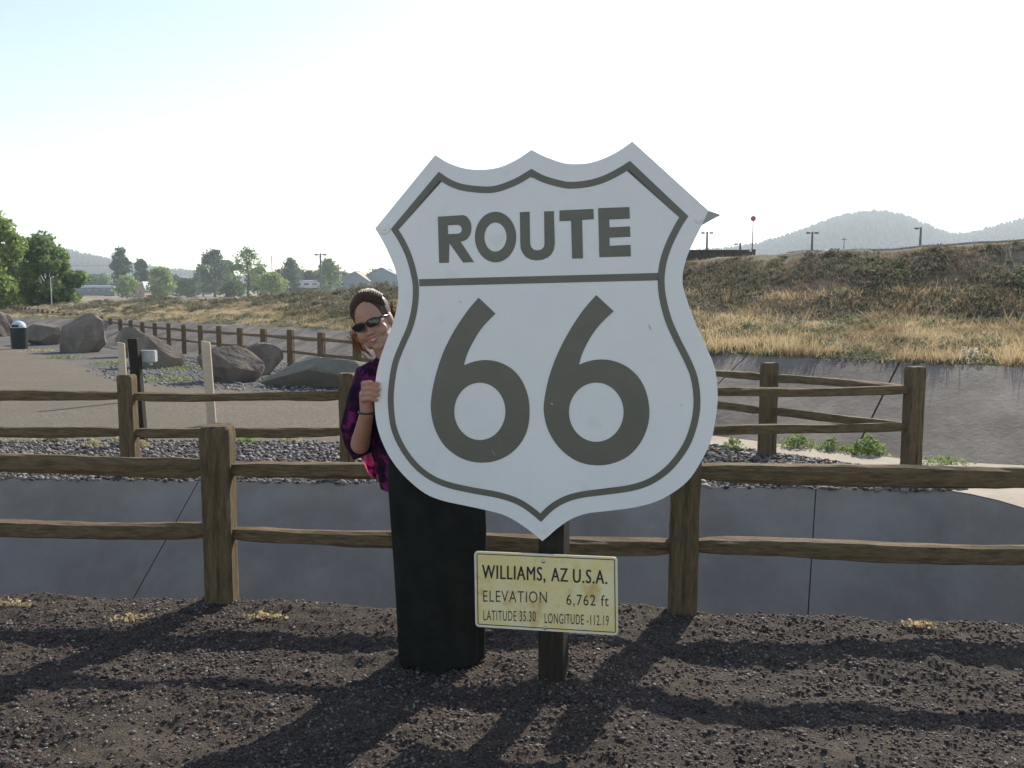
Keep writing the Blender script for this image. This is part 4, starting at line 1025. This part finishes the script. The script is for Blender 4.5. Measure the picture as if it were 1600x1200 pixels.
# ------------------------------------------------------------------ trees
def tree(label, px, pyb, pyt, wpx, y, m, seed, leaf=.16, nl=7000, shape='round', open_=.5, group='trees beyond the railway', z=None):
    rs = np.random.RandomState(seed)
    q = P(px, pyb, y); top = P(px, pyt, y); Hh = top.z-q.z; s = y/F; Wd = wpx*s/2
    t = thing('tree', label, 'tree', q, group)
    bm = bmesh.new(); tw = max(.06, Hh*.025)
    tube(bm, [(0, 0, -.8), (0, 0, Hh*.15), (Hh*.02, 0, Hh*.4), (-Hh*.01, 0, Hh*.8)], [tw*1.3, tw, tw*.7, tw*.2], 7)
    lim = []
    for i in range(9):
        a = rs.rand()*6.28; z0 = Hh*(.15+.5*rs.rand()); z1 = min(Hh*.93, z0+Hh*(.2+.25*rs.rand())); r_ = Wd*(.4+.45*rs.rand())
        p1 = Vector((math.cos(a)*r_, math.sin(a)*r_*.9, z1)); lim.append(p1)
        tube(bm, [(0, 0, z0), Vector((0, 0, z0)).lerp(p1, .5)+Vector((0, 0, Hh*.03)), p1], [tw*.5, tw*.3, tw*.08], 5)
    bobj('trunk', bm, MT['bark'], t)
    nc = int(44 if shape != 'poplar' else 34); C = []
    for _ in range(nc):
        z = rs.rand()**.85
        if shape == 'round': w_r = math.sin(math.pi*min(1, .12+z*.88))**.6*(1-.15*z)
        elif shape == 'poplar': w_r = math.sin(math.pi*min(1, .12+z*.86))**.7*(1-.35*z)
        else: w_r = (1-z)*.95+.06
        a = rs.rand()*6.28; r_ = Wd*w_r*rs.rand()**.5
        C.append((math.cos(a)*r_, math.sin(a)*r_, Hh*(.10+.84*z)))
    C = np.array(C); cr = (Wd*.30+.25*s*10)*(.6+.7*rs.rand(nc))
    idx = rs.randint(0, nc, nl); d = rs.normal(size=(nl, 3)); d /= np.linalg.norm(d, axis=1)[:, None]
    pts = C[idx]+d*(cr[idx]*(rs.rand(nl)**open_))[:, None]*np.array([1, 1, .8])
    pts[:, 2] = np.clip(pts[:, 2], Hh*.03, Hh*1.02)
    tag(leaves('crown', pts, np.full(nl, leaf), m, t), kind='stuff')
tree('tall yellow green tree cut by the left edge of the picture', -16, 494, 309, 108, 58, MT['leafA'], 1, .15, 13000, open_=.45)
tree('broad leafy green tree beside the tall one at far left', 76, 490, 364, 98, 62, MT['leafB'], 2, .15, 12000, open_=.5)
tree('small bushy tree filling the gap between the two left trees', 28, 492, 395, 62, 66, MT['leafB'], 3, .15, 6000)
D2 = 260
tree('tall dark pointed tree above the railcars', 191, 462, 386, 32, D2, MT['leafC'], 4, .42, 2600, 'poplar')
tree('shorter dark pointed tree right of the tall pointed one', 222, 462, 404, 26, D2, MT['leafC'], 5, .42, 1800, 'poplar')
tree('yellow green bush tree right of the pointed trees', 250, 463, 418, 44, D2-20, MT['leafA'], 6, .42, 2400)
tree('low pale bush in front of the railcars', 198, 463, 432, 34, D2-30, MT['leafA'], 16, .4, 1300)
tree('dark rounded tree left of the wispy tree', 336, 462, 389, 48, D2, MT['leafC'], 7, .42, 3200)
tree('wispy thin leaved tall tree in the middle distance', 388, 465, 386, 60, D2-60, MT['leafB'], 8, .26, 2300, open_=.95)
tree('low light bush at the foot of the wispy tree', 424, 463, 427, 44, D2-60, MT['leafA'], 9, .36, 1700)
tree('dark conifer left of the lamp pole', 456, 462, 404, 44, D2, MT['leafC'], 10, .42, 2200, 'cone')
tree('rounded green tree just right of the lamp pole', 515, 458, 405, 40, D2, MT['leafB'], 11, .42, 2400, open_=.7)
tree('low dark bush between conifer and rounded tree', 484, 460, 424, 40, D2+10, MT['leafC'], 12, .42, 1800)
tree('small tree at the left end of the blue roofed building', 560, 458, 425, 36, D2+60, MT['leafC'], 13, .45, 1500)
tree('dark tree above the roof ridge beside the shield', 607, 458, 422, 34, D2+60, MT['leafC'], 14, .45, 1300)
tree('low hedge like tree behind the left railcars', 150, 462, 430, 60, D2+50, MT['leafC'], 15, .45, 2200)

bg_ = 'low trees screening the railway yard'
for i, (px, w_t, yt, D_, mm, l) in enumerate((
    (128, 50, 431, 330, 'leafB', 'low green tree behind the teal railcar, left end'), (162, 44, 428, 340, 'leafA', 'yellowish low tree behind the teal railcar, right end'),
    (292, 36, 436, 250, 'leafB', 'low bush left of the dark brown railcar'), (318, 30, 410, 280, 'leafB', 'slim green tree left of the dark rounded tree'),
    (356, 34, 408, 270, 'leafB', 'green tree filling the gap between dark rounded and wispy tree'), (366, 36, 440, 220, 'leafC', 'dark bush low in front of the light blue railcar'),
    (408, 40, 415, 215, 'leafB', 'bushy green tree just right of the wispy tree'), (440, 40, 420, 280, 'leafC', 'dark low tree behind the short boxy railcar'),
    (470, 44, 418, 290, 'leafC', 'broad dark tree right of the conifer'), (498, 36, 422, 290, 'leafB', 'low green tree around the foot of the tall lamp pole'),
    (537, 34, 424, 330, 'leafC', 'low dark tree left of the tan roofed building'), (585, 40, 421, 340, 'leafC', 'dark low tree behind the blue gabled roof'),
    (236, 30, 424, 300, 'leafC', 'dark low tree between pointed trees and yellow green bush'), (272, 34, 430, 310, 'leafC', 'dark low tree right of the yellow green bush'))):
    tree(l, px, 464, yt, w_t, D_, MT[mm], 30+i, .40, 1500, group=bg_)

# ------------------------------------------------------------------ railcars, sheds
def railcar(label, x0, x1, yt, yb, D, body_m, roof_m, win=True, rot=0, group='railcars on the far tracks'):
    s = D/F; W = (x1-x0)*s; Hh = (yb-yt)*s; g = P((x0+x1)/2, yb, D)
    t = thing('railcar', label, 'railcar', g, group); t.rotation_euler = (0, 0, rot)
    bm = bmesh.new(); box(bm, -W/2, W/2, -1.5, 1.5, Hh*.22, Hh*.82); bobj('body', bm, body_m, t)
    bm = bmesh.new(); n = 8
    pr = [(-1.55, Hh*.82)]+[(-1.55*math.cos(math.pi*k/n), Hh*.82+Hh*.18*math.sin(math.pi*k/n)) for k in range(1, n)]+[(1.55, Hh*.82)]
    A = [bm.verts.new((-W/2-.05, a, b)) for a, b in pr]; B = [bm.verts.new((W/2+.05, a, b)) for a, b in pr]
    for k in range(n): bm.faces.new((A[k], A[k+1], B[k+1], B[k]))
    bm.faces.new(A); bm.faces.new(B[::-1]); bobj('roof', bm, roof_m, t)
    for xx in (-W*.36, W*.36):
        bm = bmesh.new(); box(bm, xx-W*.08, xx+W*.08, -1.2, 1.2, Hh*.10, Hh*.22); bobj('bogie', bm, MT['cardark'], t)
    for xx in (-W*.41, -W*.31, W*.31, W*.41):
        bm = bmesh.new(); cyl(bm, (xx, -1.35, Hh*.10), (xx, -1.25, Hh*.10), Hh*.10, None, 12); bobj('wheel', bm, MT['cardark'], t)
    if win:
        k = max(4, int(W/2.2))
        me = None
        for i in range(k):
            xx = -W/2+W*(i+.5)/k
            if me is None:
                bm = bmesh.new(); box(bm, -W/k*.3, W/k*.3, -1.53, -1.48, Hh*.5, Hh*.68); o = bobj('window', bm, MT['window'], t); me = o.data
            else: o = mesh_obj('window', me, None, t)
            o.location = (xx, 0, 0)
railcar('long teal railcar with silver roof nearest the left trees', 104, 182, 446, 466, 300, MT['teal'], MT['silver'])
railcar('pale railcar behind and above the teal one', 112, 168, 436, 450, 330, MT['silver'], MT['silver'])
railcar('white railcar with a row of dark windows in the left middle distance', 274, 306, 446, 464, 300, MT['railwhite'], MT['silver'])
railcar('dark brown railcar right of the white windowed one', 303, 348, 440, 461, 290, MT['cardark'], MT['cardark'], False)
railcar('light blue grey railcar partly behind the wispy tree', 347, 382, 440, 458, 300, MT['silver'], MT['silver'])
railcar('short boxy pale railcar beside the low light bush', 423, 446, 436, 455, 260, MT['silver'], MT['silver'], False)
railcar('rounded end silver railcar left of the lamp pole base', 449, 500, 438, 453, 260, MT['silver'], MT['silver'])
railcar('farthest low silver railcars line beside the blue building', 476, 524, 434, 444, 330, MT['silver'], MT['silver'])
def shed(label, x0, x1, yr, ye, yb, D, roof, wallm, ridge_off=0, dep=14):
    s = D/F; W = (x1-x0)*s; g = P((x0+x1)/2, yb, D); He = (yb-ye)*s; Hr = (yb-yr)*s; rx = ridge_off*W
    t = thing('building', label, 'building', g)
    for k, (nm_) in enumerate(('wall',)):
        bm = bmesh.new(); box(bm, -W/2, W/2, 0, dep, -2, He); gt = [bm.verts.new(p) for p in ((-W/2, .0, He), (W/2, .0, He), (rx, .0, Hr-.1))]; bm.faces.new(gt)
        bobj('wall', bm, wallm, t)
    v = [(-W/2-.4, -.5, He-.15), (rx, -.5, Hr), (W/2+.4, -.5, He-.15), (-W/2-.4, dep, He-.15), (rx, dep, Hr), (W/2+.4, dep, He-.15)]
    v += [(a, b, c-.35) for a, b, c in v]
    pyobj('roof', v, [(0, 1, 4, 3), (1, 2, 5, 4), (6, 9, 10, 7), (7, 10, 11, 8), (0, 6, 7, 1), (1, 7, 8, 2), (3, 4, 10, 9), (4, 5, 11, 10), (0, 3, 9, 6), (2, 8, 11, 5)], roof, t)
    bm = bmesh.new(); box(bm, -W*.06, W*.06, -.06, .0, -1, He*.55); bobj('door', bm, MT['window'], t)
    for xx in (-W*.3, W*.28):
        bm = bmesh.new(); box(bm, xx-W*.04, xx+W*.04, -.06, 0, He*.35, He*.7); bobj('window', bm, MT['window'], t)
shed('large blue grey gabled building just left of the shield', 560, 632, 418, 436, 452, 300, MT['roofblue'], MT['wallblue'], 0)
shed('lower tan roofed building in front of the blue gabled one', 525, 575, 424, 438, 450, 290, MT['rooftan'], MT['wallblue'], .1)
shed('small tan hut with a steep pale roof beside the pointed trees', 196, 226, 440, 452, 464, 255, MT['silver'], MT['tanwall'], .45, 8)
shed('long low teal roofed shed behind the railcars', 228, 312, 431, 438, 462, 350, MT['roofblue'], MT['teal'], 0)

# ------------------------------------------------------------------ poles, lamps, railway details
def lamp(label, px, pyt, pyb, D, kind, grp='lamp poles along the railway yard'):
    s = D/F; b = P(px, pyb+8, D); Hh = (pyb+8-pyt)*s; t = thing('lamp_pole', label, 'lamp pole', b, grp)
    bm = bmesh.new(); cyl(bm, (0, 0, 0), (0, 0, Hh), 2.0*s, 1.5*s, 8); bobj('pole', bm, MT['pole'], t)
    for sx in ((-1, 1) if kind == 2 else (-1,)):
        bm = bmesh.new(); cyl(bm, (0, 0, Hh-2*s), (sx*6*s, 0, Hh-1.5*s), .5*s, None, 6); bobj('arm', bm, MT['pole'], t)
        bm = bmesh.new(); vs = box(bm, min(sx*3.5*s, sx*9.5*s), max(sx*3.5*s, sx*9.5*s), -2*s, 2*s, Hh-3.2*s, Hh-.6*s); bmesh.ops.bevel(bm, geom=bm.edges[:], offset=.6*s, segments=2, affect='EDGES'); bobj('lamp_head', bm, MT['pole'], t)
lamp('double headed lamp pole nearest the shield, above the dark freight car', 1104, 363, 398, 75, 2)
lamp('double headed lamp pole in front of the left flank of the hill', 1268, 363, 396, 60, 2)
lamp('lamp pole with one short arm at the right foot of the hill', 1437, 356, 388, 52, 1)
lamp('small single arm lamp pole behind the freight car', 1156, 380, 398, 90, 1)
lamp('tall thin double headed lamp pole rising behind the rounded tree', 502, 397, 452, 240, 2)
def upole(name, label, cat, px, pyt, pyb, D, wpx, m, extra=None):
    s = D/F; b = P(px, pyb, D); Hh = (pyb-pyt)*s; t = thing(name, label, cat, b)
    bm = bmesh.new(); cyl(bm, (0, 0, 0), (0, 0, Hh), wpx*s*.5, wpx*s*.4, 8); bobj('pole', bm, m, t)
    if extra: extra(t, s, Hh)
upole('utility_pole', 'plain dark utility pole between wispy tree and conifer', 'utility pole', 426, 400, 455, 240, 1.6, MT['polewood'])
def xa(t, s, Hh): bm = bmesh.new(); box(bm, -4*s, 4*s, -.2*s, .2*s, Hh*.86, Hh*.86+1.0*s); bobj('crossarm', bm, MT['polewood'], t)
upole('utility_pole', 'slim dark pole on the embankment crest left of centre of the hill', 'utility pole', 1318, 371, 400, 45, 1.3, MT['pole'], xa)
def disc(t, s, Hh):
    bm = bmesh.new(); cyl(bm, (0, -.6*s, Hh-2*s), (0, .3*s, Hh-2*s), 4.2*s, None, 20); bobj('disc', bm, MT['red'], t)
    bm = bmesh.new(); box(bm, -3.6*s, 4.4*s, -2.5*s, 2.5*s, 6*s, 18*s); bobj('cabinet', bm, MT['cardark'], t)
    bm = bmesh.new(); cyl(bm, (-3*s, -3*s, 16*s), (-3*s, -1*s, 16*s), 1.6*s, None, 10); bobj('lamp', bm, MT['white'], t)
upole('rail_signal', 'thin railway signal mast with a round faded red disc and dark cabinet', 'signal', 1175, 341, 408, 40, 2.0, MT['pole'], disc)
upole('sign_post', 'thin white post standing in dry grass right of the left trees', 'post', 82, 433, 494, 60, 1.6, MT['white'])
def org(t, s, Hh): bm = bmesh.new(); box(bm, -2.5*s, 2.5*s, -.3*s, .3*s, Hh-5*s, Hh); bmesh.ops.bevel(bm, geom=bm.edges[:], offset=.25*s, segments=1, affect='EDGES'); bobj('board', bm, MT['orange'], t)
upole('orange_glint', 'small added orange board standing for a light glint beside the teal railcar', 'sign', 107, 465, 476, 70, .8, MT['pole'], org)  # added board and pole stand in for an orange light glint
# freight car on top of the bank
D = 45; s = D/F; g = P(1100, 409, D); t = thing('freight_car', 'dark low freight car on the embankment crest right of the shield', 'freight car', g)
W = 132*s; bm = bmesh.new(); box(bm, -W/2, W/2, -1.4, 1.4, 2.5*s, 15*s); bobj('body', bm, MT['cardark'], t)
bm = bmesh.new(); box(bm, -W/2-.05, W/2+.05, -1.5, 1.5, 15*s, 16.5*s); bobj('roof', bm, MT['cardark'], t)
me = None
for i in range(11):
    if me is None: bm = bmesh.new(); box(bm, -.03, .03, -1.46, -1.40, 3*s, 15*s); o = bobj('rib', bm, MT['cardark'], t); me = o.data
    else: o = mesh_obj('rib', me, None, t)
    o.location.x = -W/2+W*(i+.5)/11
bm = bmesh.new(); box(bm, -W*.45, W*.45, -1, 1, -6*s, 2.5*s); bobj('underframe', bm, MT['cardark'], t)
# rail along the crest
bm = bmesh.new(); pts = [Vector(p)+Vector((0, 0, .035)) for p in bank(np.linspace(1230, 2300, 40), np.full(40, 2.06))]
tube(bm, pts, .022, 6); o = bobj('rail_track', bm, MT['steel']); tag(o, 'bright steel rail running along the crest of the right embankment', 'rail')
# pale litter on the bank
for px, tt, l in ((1122, 1.93, 'pale round rock near the crest beside the shield'), (1290, 1.97, 'small pale rock on the crest below the hill')):
    q = bank(np.array([px]), np.array([tt]))[0]; bm = bmesh.new(); bmesh.ops.create_icosphere(bm, subdivisions=2, radius=.045 if px < 1500 else .07)
    for v_ in bm.verts: v_.co *= 1+.2*(random.random()-.5); v_.co.z *= .7
    o = bobj('rock', bm, MT['white'] if px < 1500 else MT['stoneC']); o.location = Vector(q)+Vector((0, 0, .03)); tag(o, l, 'rock')
q = bank(np.array([1512.]), np.array([.10]))[0]
plant('weed', 'pale bleached weed clump at the slope edge right of the corner post', Vector(q), 200, .22, .22, MT['seed'], .02)
# power line
a = P(426, 402, 240); pts = []
b = P(60, 415, 250)
for k in range(20): s_ = k/19; p = a.lerp(b, s_); p.z -= 1.4*4*s_*(1-s_)*.5; pts.append(p)
bm = bmesh.new(); tube(bm, pts, .035, 4); o = bobj('power_line', bm, MT['pole']); tag(o, 'thin power cable strung left from the plain utility pole', 'cable')
